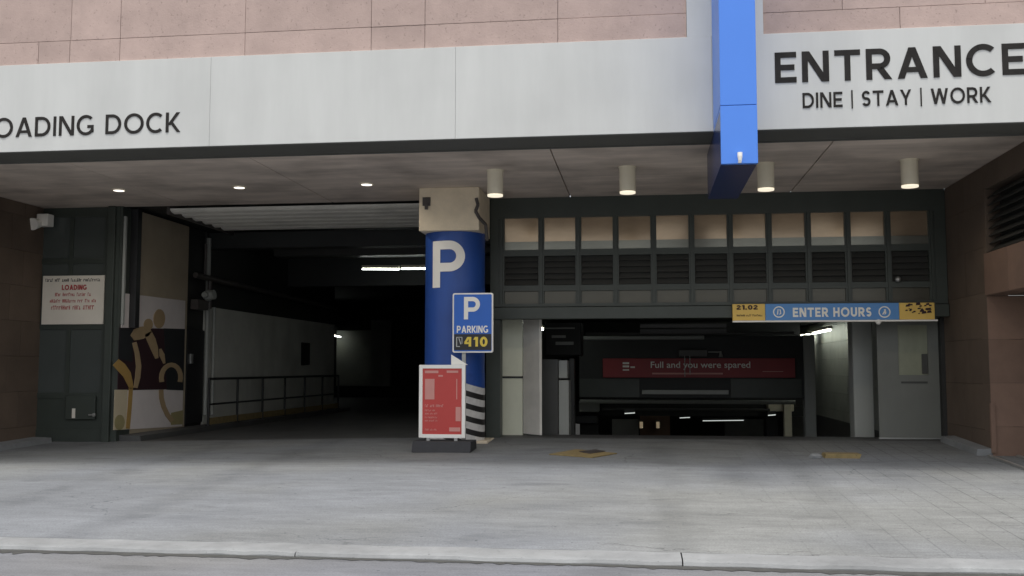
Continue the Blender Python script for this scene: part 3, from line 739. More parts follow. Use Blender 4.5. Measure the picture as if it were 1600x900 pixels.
# raised sectional door under the ceiling
zd = Z_(660,322,YW+.3); od = thing('overhead_door', 'raised pale slatted overhead door lying flat beneath the dock ceiling', 'garage door', (-6,18.5,zd))
sd = MB(); y = YW+.28; rn = random.Random(2)
xa = X_(262,YW+.3); 
while y < 19.9:
    sd.prism([(xa,y,zd+.05),(xa,y,zd+.02),(xa,y+.05,zd-.01),(xa,y+.17,zd-.03),(xa,y+.27,zd-.01),(xa,y+.31,zd+.02),(xa,y+.31,zd+.05)],(cx-.35-xa,0,0)); y += .445
build('slat_panel', sd, 'slat', od)
for x in (xa-.05, cx-.32): build('track', MB().box((x,YW+.25,zd-.06),(x+.05,20.2,zd+.09)), 'pipe', od)
# dock ceiling, beams, duct
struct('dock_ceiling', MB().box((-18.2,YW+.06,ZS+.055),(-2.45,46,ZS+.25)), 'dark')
for k,(yb,zb,lab_) in enumerate(((20.6,3.88,'dark concrete beam across the loading dock ceiling just behind the raised door'),(25.5,3.45,'dark concrete beam deep in the loading dock, above the fluorescent tube'))):
    tag(build('ceiling_beam', MB().box((XW,yb,zb+.25),(-2.6,yb+.4,ZS)), 'darkbeam'), lab_, 'beam')
yd = 23; dct = MB().box((X_(425,yd),yd,Z_(500,400,yd)),(-2.7,yd+.6,Z_(500,383,yd)),.02)
tag(build('air_duct', dct, 'louvre'), 'rectangular dark metal air duct crossing the loading dock ceiling', 'duct')
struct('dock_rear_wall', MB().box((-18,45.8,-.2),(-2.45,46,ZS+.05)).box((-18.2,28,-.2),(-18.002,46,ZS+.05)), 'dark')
def tube_light(name, label, p, q, group='fluorescent tube lights', rad=.022):
    p = Vector(p); q = Vector(q); d = (q-p).normalized(); up = Vector((0,0,1))
    t = thing(name, label, 'tube light', (p+q)/2, group)
    build('tube', MB().cyl(p, q, rad, 10), 'dimtube' if rad < .012 else 'tube', t, True)
    s = d.cross(up).normalized()*.05
    build('casing', MB().prism([p+s+up*.03,p-s+up*.03,p-s+up*.09,p+s+up*.09], (q-p)), 'lampbody' if rad > .014 else 'louvre', t)
    return t
yt = 23.8
tube_light('tube_light', 'lit horizontal fluorescent tube in the dark dock left of the column, its left half', at(566,420.5,yt), at(624,420.8,yt), rad=.015)
tube_light('tube_light', 'lit horizontal fluorescent tube reaching behind the blue column, right half of the pair', at(627,420.2,yt), at(676,419.8,yt), rad=.015)
# far lit opening
yo = 44.0; o0 = at(522,603,yo); o1 = at(655,500,yo)
ro = thing('far_doorway', 'dim grey doorway with lit wall far at the back of the loading dock', 'doorway', ((o0.x+o1.x)/2,yo,zdf))
build('wall_panel', MB().box((o0.x,yo+.3,o0.z),(X_(580,yo),yo+.34,o1.z)), 'paint_wall', ro)
build('column_panel', MB().box((X_(582,yo),yo-.2,o0.z),(X_(612,yo),yo+.1,o1.z)), 'metal', ro)
build('frame', MB().box((X_(520,yo),yo,Z_(540,516,yo)),(X_(580,yo),yo+.2,Z_(540,502,yo))), 'dark', ro)
build('low_wall', MB().box((X_(520,yo),yo,zdf),(X_(660,yo),yo+.1,o0.z-.02)), 'dark', ro)
tube_light('tube_light', 'small bright lamp far inside the dock by the grey doorway', (X_(520,yo),yo-.5,Z_(526,523,yo)), (X_(536,yo),yo-.3,Z_(538,527,yo)))

# partition between the bays
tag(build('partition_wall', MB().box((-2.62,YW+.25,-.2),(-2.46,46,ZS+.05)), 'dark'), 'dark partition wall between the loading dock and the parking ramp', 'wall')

# ================================================================== RIGHT BAY: clerestory screen
sx0, sx1 = X_(766,YW), XR-.01
cs = thing('clerestory_screen', 'dark green steel screen over the car entrance with a row of tan panes above louvres', 'screen', ((sx0+sx1)/2,YW,Z_(1100,498,YW)))
xs_l = [X_(p,YW) for p in (788,843,902,961,1023,1084,1146,1208,1272,1335,1403)]
xs_r = [X_(p,YW) for p in (836,894,953,1013,1074,1136,1199,1262,1325,1391,1455)]
P0 = xs_l[0]; P1 = xs_r[-1]; pw_ = (P1-P0)/11; 
zr = lambda y: Z_(1110,y,YW)      # heights taken at the middle of the screen
zA = ZS-.003; zB = zr(335); zC = zr(386); zD = zr(396); zE = zr(443); zF = zr(452); zG = zr(472); zH = zr(477); zI = zr(497)
fm = MB(); bar = .10
fm.box((sx0,YW,zB),(sx1,YW+.12,zA)); fm.box((P0-bar,YW,zC),(P1+bar,YW+.12,zD)); fm.box((P0-bar,YW,zE),(P1+bar,YW+.12,zF)); fm.box((P0-bar,YW,zH),(P1+bar,YW+.12,zG))
fm.box((sx0,YW,zH),(P0-bar,YW+.12,zB)); fm.box((P1+bar,YW,zH),(sx1,YW+.12,zB))
ed = [P0-bar/2]+[P0+pw_*i for i in range(1,11)]+[P1+bar/2]
for i, x in enumerate(ed):
    for za, zb in ((zC,zB),(zE,zD),(zG,zF)): fm.box((x-bar/2+.0,YW+.01,za),(x+bar/2,YW+.11,zb))
    fm.box((x-.02,YW-.018,zG),(x+.02,YW+.01,zB))
build('frame', fm, 'green', cs)
build('transom', MB().box((sx0,YW-.06,zI),(sx1,YW+.2,zH-.012),.006), 'green', cs)
for i in range(11):
    a, b = ed[i]+bar/2, ed[i+1]-bar/2
    tl = random.uniform(-.01,.01)
    pn = MB(); pn.prism([(a,YW+.06,zC),(b,YW+.06,zC),(b,YW+.06+tl,zB),(a,YW+.06+tl,zB)], (0,.012,0))
    pane = build('pane', pn, 'pane', cs)
    build('inner_sill', MB().box((a,YW+.03,zC),(b,YW+.055,zC+(zB-zC)*.26)), 'pane2', pane)
    lv = MB(); n = 5
    for k in range(n):
        z = zE+(zD-zE)*(k+.1)/n; h = (zD-zE)/n
        lv.prism([(a,YW+.02,z),(a,YW+.035,z),(a,YW+.10,z+h*.95),(a,YW+.085,z+h*.95)], (b-a,0,0))
    lv.box((a,YW+.105,zE),(b,YW+.115,zD))
    build('louvre', lv, 'louvre', cs)
    build('lower_panel', MB().box((a,YW+.05,zG),(b,YW+.07,zF)), 'lowpanel', cs)
kn = at(1402,437,YW); build('door_stop', MB().sph((kn.x,YW-.05,kn.z),.05), 'steel', cs, True)
# jambs of the opening
jl = MB().box((X_(758,YW)+.02,YW-.02,zw(0)-.02),(X_(782,YW),YW+.25,zI-.002))
tag(build('gate_jamb', jl, 'green'), 'dark green steel jamb of the car entrance between column and metal panels', 'post')

# side wall on the right with louvred vent and a side opening
rw = MB(); zz = .0; r = 0; yo0 = 15.2
zlint0 = Z_(1532,462,yo0); zlint1 = Z_(1532,397,yo0); zgr1 = Z_(1532,300,yo0)
while zz < ZS-.01:
    z2 = min(zz+.66, ZS); ys = [yo0, 16.1+.3*(r%2), YW+.3]
    for a, b in zip(ys, ys[1:]): rw.box((XR+random.uniform(0,.003),a+.002,zz+.002),(XR+.3,b-.002,z2-.002))
    zz = z2; r += 1
rwt = thing('side_wall', 'dark brown stone wall on the right with a louvred vent over a reddish stone lintel', 'wall', (XR,15,ground(XR,15)))
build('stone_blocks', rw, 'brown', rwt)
li = MB(); 
for a, b in zip([YF+.2,13.2,14.25,yo0], [13.2,14.25,yo0]): li.box((XR-.02,a+.003,zlint0),(XR+.3,b-.003,zlint1),.004)
build('lintel', li, 'red_stone', rwt)
build('upper_band', MB().box((XR,YF+.2,zgr1+.02),(XR+.3,yo0-.003,ZS)), 'brown', rwt)
jm = MB(); zz = .1; r = 0
while zz < zlint0-.01:
    z2 = min(zz+.62, zlint0)
    xs_ = [XR+.004, XR+.75+.3*(r%2), XR+1.8]
    for a, b in zip(xs_, xs_[1:]): jm.box((a+.002,yo0-.002-random.uniform(0,.003),zz+.002),(b-.002,yo0+.3,z2-.003))
    zz = z2; r += 1
build('reveal_blocks', jm, 'red_stone', rwt)
build('corner_guard', MB().box((XR-.012,yo0-.03,ground(XR,15)+.05),(XR+.05,yo0+.02,ground(XR,15)+.75)), 'red_stone', rwt)
gv = MB(); n = 8
for k in range(n):
    z = zlint1+.02+(zgr1-zlint1-.02)*k/n; h = (zgr1-zlint1)/n
    gv.prism([(XR+.02,YF+.25,z),(XR+.05,YF+.25,z),(XR+.17,YF+.25,z+h*.9),(XR+.14,YF+.25,z+h*.9)], (0,yo0-.1-YF-.25,0))
gv.box((XR+.2,YF+.2,zlint1),(XR+.22,yo0,zgr1))
build('vent_louvre', gv, 'louvre', rwt); build('vent_frame', MB().box((XR-.01,yo0-.1,zlint1-.06),(XR+.2,yo0-.003,zgr1+.03)), 'brown', rwt)
build('passage_wall', MB().box((XR+1.8,YF+.2,0),(XR+2,yo0+.3,ZS)).box((XR+.31,YF+.2,zlint0),(XR+1.79,yo0,zlint0+.1)), 'brown', rwt)
build('front_pier', MB().box((XR+1.2,YF+.05,-.05),(16,YF+.19,ZS)), 'brown', rwt)
# pale kerb strips at the foot of the right wall
kk = MB(); g1 = ground(XR,YW); 
kk.prism([(XR-.22,YW-.05,g1-.03),(XR-.20,YW-.05,g1+.09),(XR+.0,YW-.05,g1+.1),(XR,YW-.05,g1-.03)], (0,-1.75,ground(XR,15.2)-g1))
tag(build('kerb_stone', kk, 'kerb'), 'short pale kerb stone at the foot of the right brown wall', 'kerb')
for k,(off,lab_) in enumerate(((-.10,'thin bright metal floor strip at the side opening, nearer the driveway'),(.28,'thin bright metal floor strip inside the side opening, nearer the wall'))):
    st = MB(); ya, yb = YF+.3, 15.1
    st.prism([(XR+off,yb,ground(XR,yb)+.004),(XR+off+.05,yb,ground(XR,yb)+.004),(XR+off+.05,yb,ground(XR,yb)+.03),(XR+off,yb,ground(XR,yb)+.03)], (0,ya-yb,ground(XR,ya)-ground(XR,yb)))
    tag(build('floor_strip', st, 'steel'), lab_, 'edging', 'metal floor strips at the side opening')

# ------------------------------------------------------------------ clearance bar
YC = YW-.16; c0 = at(1145,500,YC); c1 = at(1460,474,YC)
zc0 = Z_(1300,500,YC); zc1 = Z_(1300,474,YC)
cbx = thing('clearance_bar', 'long blue and yellow entrance sign bar hanging under the screen on the right', 'sign', ((c0.x+c1.x)/2,YC,zc0))
bxa, bxb = X_(1196,YC), X_(1405.5,YC)
build('blue_panel', MB().box((bxa+.002,YC,zc0),(bxb-.002,YC+.09,zc1),.003), 'barblue', cbx)
build('yellow_panel', MB().box((c0.x,YC,zc0),(bxa-.002,YC+.09,zc1),.003), 'yellow', cbx, label='left yellow end panel with dark print')
build('yellow_panel', MB().box((bxb+.002,YC,zc0),(c1.x,YC+.09,zc1),.003), 'yellow', cbx, label='right yellow end panel with a blotchy dark print')
build('edge_strip', MB().box((c0.x,YC-.02,zc0-.028),(c1.x+.04,YC+.09,zc0-.003)), 'signwhite', cbx)
lt = MB(); zt0, zt1 = Z_(1300,495,YC), Z_(1300,480.5,YC)
word(lt,'ENTER HOURS',X_(1239,YC),X_(1362,YC),zt0,zt1,YC,.006,.22,.16); build('lettering', lt, 'signwhite', cbx)
def emblem(px, inner):
    mb = MB(); c = at(px,487.5,YC); rad = (zt1-zt0)*.62
    for i in range(28):
        a = 6.28318*i/28; b = 6.28318*(i+1)/28
        mb.prism([(c.x+rad*math.cos(a),YC,c.z+rad*math.sin(a)),(c.x+rad*math.cos(b),YC,c.z+rad*math.sin(b)),
                  (c.x+rad*.8*math.cos(b),YC,c.z+rad*.8*math.sin(b)),(c.x+rad*.8*math.cos(a),YC,c.z+rad*.8*math.sin(a))], (0,-.006,0))
    for pl_ in inner: mb.prism([(c.x+u*rad,YC,c.z+v*rad) for u,v in pl_], (0,-.006,0))
    return mb
build('emblem', emblem(1217,[[(-.35,-.45),(-.15,-.45),(-.05,.5),(-.2,.5)],[(.05,-.5),(.4,-.3),(.3,.4),(.1,.5),(.22,-.1)]]), 'signwhite', cbx)
build('emblem', emblem(1382,[[(-.4,-.4),(-.2,-.45),(.15,.1),(-.05,.2)],[(.0,-.5),(.3,-.2),(.2,.5),(-.1,.45),(.05,.0)]]), 'signwhite', cbx)
yt_ = MB(); A = at(1151,487,YC); B = at(1184,480,YC)
word(yt_,'21.02',A.x,B.x,zr(487)+.02,zr(480)+.02,YC,.004,.26,.14); scribble(yt_, A.x,X_(1192,YC),zr(495.5),zr(492.5),YC,33)
rn = random.Random(4)
for k in range(26):
    u = X_(rn.uniform(1413,1452),YC); v = zr(rn.uniform(479,495)); s_ = rn.uniform(.015,.05)
    yt_.prism([(u,YC-.001-k*.0002,v),(u+s_*1.6,YC-.001-k*.0002,v+s_*.2),(u+s_*1.3,YC-.001-k*.0002,v+s_),(u+s_*.2,YC-.001-k*.0002,v+s_*.8)], (0,-.004,0))
build('lettering', yt_, 'mural_maroon', cbx)
dm = at(1373,501,YC); build('sensor_dome', MB().sph((dm.x,YC+.03,zc0-.03),.05), 'signwhite', cbx, True)
build('hanger', MB().box((c0.x+.3,YC+.03,zc1-.004),(c0.x+.36,YC+.06,zI+.0)).box((c1.x-.36,YC+.03,zc1-.004),(c1.x-.3,YC+.06,zI+.0)), 'steel', cbx)

# ------------------------------------------------------------------ inside the car entrance, left: metal panels
zc = zI+.25; zfl = zw(0)
pl1 = thing('folding_door', 'pale grey-green folding metal door leaves parked open at the left of the car entrance', 'door', (X_(800,17.6),17.5,zfl))
YP = 17.65
build('door_leaf', MB().box((X_(784,YP),YP,Z_(800,683,YP)),(X_(816.5,YP),YP+.05,Z_(800,591,YP)),.004).box((X_(784,YP),YP,Z_(800,588,YP)),(X_(816.5,YP),YP+.05,zc),.004), 'foldmetal', pl1)
pA = at(817.5,685,YP); pB = at(843,690,YP-.25)
build('door_leaf', MB().prism([(pA.x,YP,zfl+.03),(pB.x,YP-.25,zfl+.02),(pB.x+.04,YP-.22,zfl+.02),(pA.x+.03,YP+.05,zfl+.03)], (0,0,zc-zfl)), 'slat', pl1)
build('cross_bar', MB().box((X_(784,YP)+.004,YP-.01,Z_(800,591,YP)),(X_(816.5,YP)-.004,YP+.04,Z_(800,588,YP))), 'black', pl1)
cbn = thing('metal_cabinet', 'dark grey metal cabinet with a lighter side strip beside the open folding door', 'cabinet', (X_(865,18),18,zfl))
YQ = 18.2
build('cabinet_body', MB().box((X_(845,YQ),YQ,zfl-.06),(X_(872,YQ),YQ+.6,Z_(860,561,YQ)),.01), 'louvre', cbn)
build('side_door', MB().box((X_(872.5,YQ),YQ+.02,zfl-.06),(X_(888,YQ),YQ+.6,Z_(880,594,YQ)),.006).box((X_(872.5,YQ),YQ+.02,Z_(880,591,YQ)),(X_(886,YQ),YQ+.5,Z_(880,563,YQ)),.006), 'metal', cbn)
def post(px0, px1, Y, ptop, label, m, floor):
    o = build('post', MB().box((X_(px0,Y),Y,floor),(X_(px1,Y),Y+.3,Z_(px0,ptop,Y)),.01), m); tag(o, label, 'post'); return o
post(889,897,19.5,560,'slim grey steel post at the left side of the ramp beneath the header', 'louvre', -.1)
# ceiling and header
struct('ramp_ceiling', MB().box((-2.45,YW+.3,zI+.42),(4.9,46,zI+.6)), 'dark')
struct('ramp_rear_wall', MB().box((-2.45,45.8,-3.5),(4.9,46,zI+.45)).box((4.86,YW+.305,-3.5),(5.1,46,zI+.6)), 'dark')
bbs = [(19.0,506,512,'pale grey ceiling joist just inside the car entrance'),(20.6,514,520,'second pale grey ceiling joist a step further inside the car entrance')]
for (yb,ya_,yb_,lab_) in bbs:
    tag(build('ceiling_joist', MB().box((X_(1000,yb),yb,Z_(1050,yb_,yb)),(X_(1135,yb),yb+.12,Z_(1050,ya_,yb))), 'louvre'), lab_, 'joist')
dc = MB(); yv = 20.5
dc.box((X_(852,yv),yv,Z_(860,556,yv)),(X_(908,yv),yv+.8,Z_(860,503,yv)),.02)
dv = thing('fan_unit', 'dark ceiling fan unit with pale slots hung at the left above the ramp', 'fan unit', (X_(880,yv),yv,Z_(860,556,yv)))
build('casing', dc, 'darkbeam', dv)
for (a,b,c_,d) in ((868,896,534,539),(862,884,524,528),(850,898,512,514)): build('slot', MB().box((X_(a,yv),yv-.012,Z_(a,d,yv)),(X_(b,yv),yv+.01,Z_(a,c_,yv))), 'metal', dv)
YH = 23.0
hb = thing('height_header', 'deep dark steel header beam across the ramp carrying the red sign', 'beam', (X_(1080,YH),YH,Z_(1080,620,YH)))
build('beam', MB().box((X_(905,YH),YH,Z_(1080,622,YH)),(X_(1256,YH),YH+.5,Z_(1080,525,YH)),.01), 'darkbeam', hb)
build('rail_bar', MB().box((X_(1002,YH),YH-.08,Z_(1080,616,YH)),(X_(1136,YH),YH-.01,Z_(1080,609.5,YH)),.004), 'metal', hb)
build('end_plate', MB().box((X_(905,YH),YH-.03,Z_(1080,621,YH)),(X_(998,YH),YH-.002,Z_(1080,592,YH))), 'green', hb)
build('end_plate', MB().box((X_(1140,YH),YH-.03,Z_(1080,621,YH)),(X_(1250,YH),YH-.002,Z_(1080,592,YH))), 'green', hb)
r0 = at(942,590,YH-.12); r1 = at(1242,560,YH-.12); yq = YH-.12
rs = thing('red_sign', 'dark red sign with pale lettering fixed across the header over the ramp', 'sign', ((r0.x+r1.x)/2,yq,Z_(1080,590,yq)))
zr0, zr1 = Z_(1080,590,yq), Z_(1080,560,yq)
build('board', MB().box((r0.x,yq,zr0),(r1.x,yq+.08,zr1),.004), 'darkred', rs)
tw = MB()
def small(mb, text, x0, x1, z0, z1, y, th=.004):
    cu = bpy.data.curves.new('tmp','FONT'); cu.body = text; cu.size = 1; cu.offset = .010; ob = bpy.data.objects.new('tmp', cu); COL.objects.link(ob)
    bpy.context.view_layer.update(); dg = bpy.context.evaluated_depsgraph_get(); me = bpy.data.meshes.new_from_object(ob.evaluated_get(dg))
    vx = [v.co.x for v in me.vertices]; vy = [v.co.y for v in me.vertices]; a, b = min(vx), max(vx); c, d = min(vy), max(vy)
    V = [(x0+(v.co.x-a)/(b-a)*(x1-x0), y-th, z0+(v.co.y-c)/(d-c)*(z1-z0)) for v in me.vertices]
    mb.add(V, [tuple(p.vertices) for p in me.polygons])
    bpy.data.objects.remove(ob); bpy.data.curves.remove(cu); bpy.data.meshes.remove(me); return mb
small(tw, 'Full and you were spared', X_(1016,yq), X_(1171,yq), Z_(1080,578,yq), Z_(1080,565,yq), yq)
for k,(ya_,yb_) in enumerate(((566,569),(571,574),(577,579))): A = at(973,yb_,yq); B = at(983,ya_,yq); tw.box((A.x,yq-.004,A.z),(B.x,yq,B.z))
A = at(985,575,yq); B = at(992,572.5,yq); tw.box((A.x,yq-.004,A.z),(B.x,yq,B.z))
build('lettering', tw, 'signwhite', rs)
build('underline', MB().box((X_(1018,yq),yq-.004,Z_(1080,585,yq)),(X_(1128,yq),yq,Z_(1080,582.5,yq))).box((X_(1190,yq),yq-.004,Z_(1080,581,yq)),(X_(1222,yq),yq,Z_(1080,580,yq))), 'pale_red', rs)
for k,(py_,Yp,rr_,a_,b_,lab_) in enumerate(((521,21.6,.03,915,1240,'thin dark pipe running across just above the header beam'),(527.5,22.4,.045,900,1100,'thicker grey pipe running across in front of the header beam top, left half'),(628,24.5,.05,905,1240,'grey pipe running across below the header beam over the ramp'),(640,25.6,.035,940,1200,'thin grey pipe lowest across the ramp above the portal'))):
    tag(build('ceiling_pipe', MB().cyl((X_(a_,Yp),Yp,Z_(1080,py_,Yp)),(X_(b_,Yp),Yp,Z_(1080,py_,Yp)),rr_,12), 'louvre' if k in (0,3) else 'metal', smooth=True), lab_, 'pipe')
for k,px_ in enumerate((1069,1077)):
    m_ = MB(); zt2 = Z_(px_,556,YH-.3); zb2 = Z_(px_,(589,586)[k],YH-.3); n_ = 9
    for q in range(n_):
        za_ = zt2+(zb2-zt2)*q/n_; zc_ = zt2+(zb2-zt2)*(q+.9)/n_; w_2 = .012 if q%2 else .006
        m_.box((X_(px_,YH-.3)-w_2,YH-.3-.018+w_2,za_),(X_(px_,YH-.3)+w_2,YH-.3+.018-w_2,zc_))
    tag(build('hanging_chain', m_, 'metal'), ('left of two short pale chains hanging in front of the red sign','right of two short pale chains hanging in front of the red sign')[k], 'chain', 'chains before the red sign')
bx_ = thing('warning_bell', 'small dark ceiling box with a lens above the middle of the red sign', 'sensor', (X_(1097,YH-.1),YH-.1,Z_(1097,560,YH)))
build('housing', MB().box((X_(1060,YH-.1),YH-.25,Z_(1080,558,YH)),(X_(1105,YH-.1),YH-.02,Z_(1080,546,YH)),.02), 'louvre', bx_)
build('lens', MB().cyl((X_(1125,YH-.1),YH-.15,Z_(1125,558,YH)),(X_(1125,YH-.1),YH-.15,Z_(1125,549,YH)),.05,12,.02).box((X_(1105,YH-.1),YH-.16,Z_(1080,551,YH)),(X_(1125,YH-.1),YH-.12,Z_(1080,549.5,YH))), 'metal', bx_, True)
bx_.name = 'ceiling_sensor'; ROOT['ceiling_sensor'] = bx_.location.copy()
# second frame, lower on the ramp
Y2 = 27.0
pf = thing('ramp_portal', 'low dark portal frame further down the ramp with pale boxes at both ends', 'portal', (X_(1070,Y2),Y2,-1))
build('beam', MB().box((X_(898,Y2),Y2,Z_(1070,650,Y2)),(X_(1255,Y2),Y2+.5,Z_(1070,634,Y2))).box((X_(903,Y2),Y2+.05,Z_(1070,634,Y2)),(X_(1250,Y2),Y2+.4,zI+.4)), 'dark', pf)
build('end_box', MB().box((X_(905,Y2),Y2-.4,Z_(920,643,Y2)),(X_(936,Y2),Y2-.01,Z_(920,626,Y2)),.02), 'metal', pf)
build('end_box', MB().box((X_(1194,Y2),Y2-.4,Z_(1215,642,Y2)),(X_(1234,Y2),Y2-.01,Z_(1215,628,Y2)),.02), 'lampbody', pf)
build('bumper', MB().box((X_(900,Y2),Y2-.5,Z_(1070,662,Y2)),(X_(934,Y2),Y2-.02,Z_(1070,648,Y2)),.03), 'black', pf)
for a,b in ((905,933),(1195,1212)): build('post', MB().box((X_(a,Y2),Y2,-1.6),(X_(b,Y2),Y2+.4,Z_(a,650,Y2))), 'dark', pf)
Y3 = 33.0
fw = thing('ramp_back_partition', 'grey and rust coloured partition panels at the foot of the ramp under the portal', 'partition', (X_(1030,Y3),Y3,-1.9))
build('grey_panel', MB().box((X_(955,Y3),Y3,-2),(X_(996,Y3),Y3+.1,Z_(975,655,Y3))), 'metal', fw)
build('rust_panel', MB().box((X_(998,Y3),Y3,-2),(X_(1045,Y3),Y3+.1,Z_(1020,650,Y3))), 'red_stone', fw)
build('dark_panel', MB().box((X_(1130,Y3),Y3,-2),(X_(1190,Y3),Y3+.1,Z_(1160,655,Y3))), 'louvre', fw)
for k,px in enumerate((1002,1028)):
    p = at(px,664,Y3-.3); t = thing('wall_lamp', ('brighter small warm wall lamp, left of two at the foot of the ramp','dimmer small warm wall lamp, right of two at the foot of the ramp')[k], 'wall light', p, 'wall lamps at the foot of the ramp')
    build('lamp_glass', MB().cyl(p+Vector((0,0,-.10)), p+Vector((0,0,.10)), .05, 10), 'warmglow', t, True)
    build('back_plate', MB().box(p+Vector((-.08,.06,-.14)), p+Vector((.08,.28,.14))), 'louvre', t)
for k,(a,b,c_,Yt,lab_) in enumerate(((976,992,646,25,'short lit ceiling tube under the low portal at the left'),(1062,1078,653,29,'short lit ceiling tube in the middle beneath the low portal'),(1098,1162,657.5,30,'longest lit ceiling tube deep down the ramp'),(1200,1212,649,25,'short lit ceiling tube at the right under the pale box'))):
    tube_light('tube_light', lab_, at(a,c_,Yt), at(b,c_-.8,Yt), rad=.011)
# tubes along both ramp walls
zt_ = CAM_Z+.95
tube_light('tube_light', 'lit tube running inward above the open folding door on the left', (X_(825,20.8),20.8,Z_(825,504,20.8)), (X_(848,23.4),23.4,Z_(848,515,23.4)))
tube_light('tube_light', 'lit tube running inward along the top of the right ramp wall', (X_(1297,24),24,Z_(1297,515.5,24)), (X_(1271,27.5),27.5,Z_(1271,521,27.5)))
tube_light('tube_light', 'small far end tube beyond the long one on the right ramp wall', (X_(1264,28.5),28.5,Z_(1264,523,28.5)), (X_(1251,31),31,Z_(1251,525,31)))
# right inner wall
def yin(px, X): return X/at(px,500,1).x
XI = 4.74
iw = MB(); zz = -2.0; r = 0
while zz < zI+.4:
    z2 = zz+.42; ys = [18.7]+[20.1+.5*(r%2)+1.0*q for q in range(12)]+[34]
    for a, b in zip(ys, ys[1:]): iw.box((XI,a+.003,zz+.003),(XI+.1,b-.003,min(z2,zI+.4)-.003))
    zz = z2; r += 1
tag(build('block_wall', iw, 'paint_wall'), 'painted block wall running in along the right side of the ramp', 'wall')
ib = MB().box((XI-.02,18.75,-2),(XI-.002,30,Z_(1300,655,26))); tag(build('wall_guard', ib, 'louvre'), 'dark protective dado along the foot of the right ramp wall', 'guard')
post(1255,1272,22.9,523,'slim pale grey steel post at the right end of the header', 'metal', -.4)
tag(build('pillar', MB().box((X_(1331,18.2),18.2,zfl-.06),(X_(1362,18.2),18.6,zI+.4),.012), 'metal'), 'square grey pillar between the block wall and the open door leaf', 'pillar')
tag(build('ramp_post', MB().box((X_(1222,Y2-.6),Y2-.6,-1.6),(X_(1234,Y2-.6),Y2-.4,Z_(1228,630,Y2-.6)),.01), 'lampbody'), 'pale lit upright under the box at the right end of the portal', 'post')
# open panelled door leaf on the right
YR = 17.45
dr = thing('door_leaf', 'grey sheet metal door leaf with a window standing open right of the pillar', 'door', (X_(1420,YR),YR,zfl))
dxa, dxb = X_(1366,YR+.15), X_(1471,YR-.12)
zt0_ = Z_(1420,684,YR); zt1_ = zI+.1
wa, wb = X_(1402,YR), X_(1448,YR); wz0, wz1 = Z_(1420,586,YR), Z_(1420,508,YR)
db = MB()
db.box((dxa,YR,zt0_),(wa,YR+.05,zt1_)).box((wb,YR,zt0_),(dxb,YR+.05,zt1_)).box((wa,YR+.001,zt0_),(wb,YR+.049,wz0)).box((wa,YR+.001,wz1),(wb,YR+.049,zt1_))
build('leaf', db, 'leafmetal', dr)
build('window_pane', MB().box((wa,YR+.02,wz0),(wb,YR+.03,wz1)), 'glowtint', dr)
build('edge_strip', MB().box((dxa-.01,YR-.012,zt0_-.02),(dxb+.01,YR+.06,zt0_-.002)), 'steel', dr)
build('push_plate', MB().box((X_(1438,YR),YR-.012,Z_(1440,584,YR)),(X_(1447,YR),YR-.001,Z_(1440,553,YR))).box((X_(1405,YR),YR-.01,Z_(1420,599,YR)),(X_(1446,YR),YR-.001,Z_(1420,596,YR))), 'louvre', dr)

# ------------------------------------------------------------------ marks on the ground
ym = 15.3; gm = MB()
def flat(mb, pts, lift, th):
    V = [Vector((x,y,ground(x,y)+lift)) for x,y in pts]; mb.prism(V, (0,0,th))
def gxy(px, py):
    lo_, hi_ = 9.0, 17.4
    for _ in range(40):
        m_ = (lo_+hi_)/2; p = at(px,py,m_)
        if p.z > ground(p.x,m_): lo_ = m_
        else: hi_ = m_
    return (at(px,py,m_).x, m_)
lid = thing('drain_cover', 'worn yellow-brown steel plate lying flat on the driveway before the car entrance', 'cover plate', (*gxy(910,709), ground(*gxy(910,709))))
m1 = MB(); flat(m1, [gxy(858,711),gxy(900,703.5),gxy(964,709.5),gxy(925,716)], .003, .014); build('plate', m1, 'paint_y', lid)
m2 = MB(); flat(m2, [gxy(905,708),gxy(930,704.5),gxy(946,707.5),gxy(922,711)], .0205, .006); build('handle_recess', m2, 'pipe', lid)
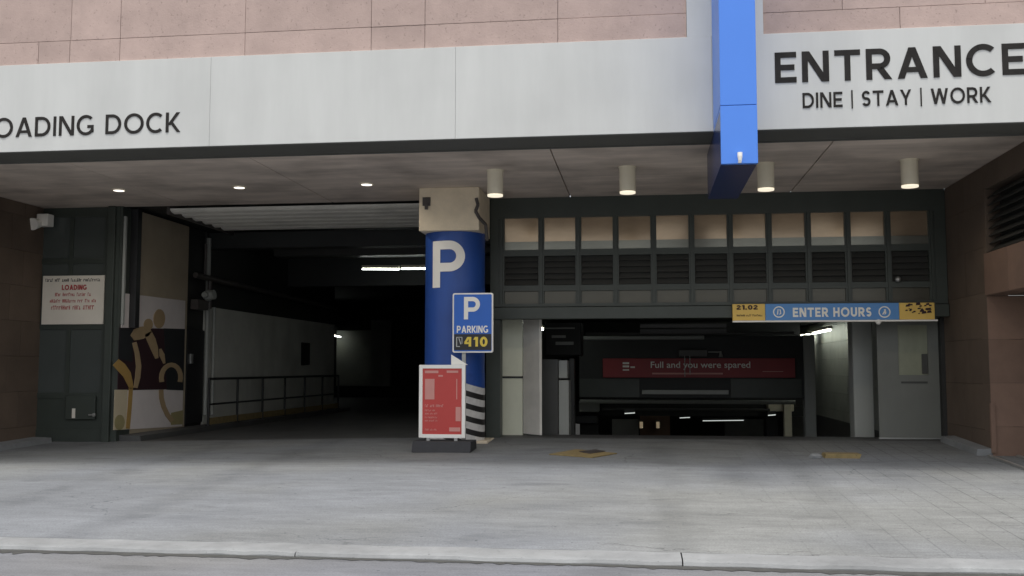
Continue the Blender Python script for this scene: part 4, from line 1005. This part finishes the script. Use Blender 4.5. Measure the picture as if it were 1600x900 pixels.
hp = MB(); A = gxy(1288,716); B = gxy(1342,716); zg_ = ground(*A)
hp.prism([(A[0],A[1],zg_-.01),(A[0]+.03,A[1],zg_+.06),(A[0]+.03,A[1]+.3,zg_+.06),(A[0],A[1]+.35,zg_-.01)], (B[0]-A[0],0,0))
tag(build('wheel_stop', hp, 'paint_y'), 'short worn yellow wheel stop on the ground before the pillar', 'wheel stop')
wb_ = gxy(1273,716); zg_ = ground(*wb_)
def lump(x, y, z):
    m = MB().sph((0,0,0),.085,10); rn = random.Random(5)
    m.v = [(x+v[0]*rn.uniform(.8,1.35), y+v[1]*rn.uniform(.8,1.1), z+.02+v[2]*.62*rn.uniform(.85,1.1)) for v in m.v]; return m
tag(build('rubble_stone', lump(wb_[0],wb_[1],zg_), 'kerb'), 'small pale rounded lump on the ground left of the yellow wheel stop', 'stone')

# ================================================================== light
w = bpy.data.worlds.new('World'); scene.world = w; w.use_nodes = True
nt = w.node_tree; bg = nt.nodes['Background']; sky = nt.nodes.new('ShaderNodeTexSky'); sky.sky_type = 'NISHITA'; sky.sun_disc = False
EL, AZ = 74, 182
sky.sun_elevation = R(EL); sky.sun_rotation = R(AZ); sky.dust_density = 4; sky.air_density = 1.0; sky.ozone_density = 1
hs = nt.nodes.new('ShaderNodeHueSaturation'); hs.inputs['Saturation'].default_value = .30
nt.links.new(sky.outputs[0], hs.inputs['Color']); nt.links.new(hs.outputs[0], bg.inputs[0]); bg.inputs[1].default_value = .15
sd_ = bpy.data.lights.new('sun','SUN'); sd_.energy = 1.4; sd_.angle = R(10); sd_.color = (1,.97,.93)
so = bpy.data.objects.new('sun', sd_); COL.objects.link(so); so.location = (0,-10,30)
d = Vector((math.sin(R(AZ))*math.cos(R(EL)), math.cos(R(AZ))*math.cos(R(EL)), math.sin(R(EL))))
so.rotation_euler = d.to_track_quat('Z','Y').to_euler()
vs = scene.view_settings; vs.view_transform = 'Standard'; vs.look = 'None'; vs.exposure = .7; vs.gamma = 1
scene.cycles.max_bounces = 8; scene.cycles.diffuse_bounces = 5
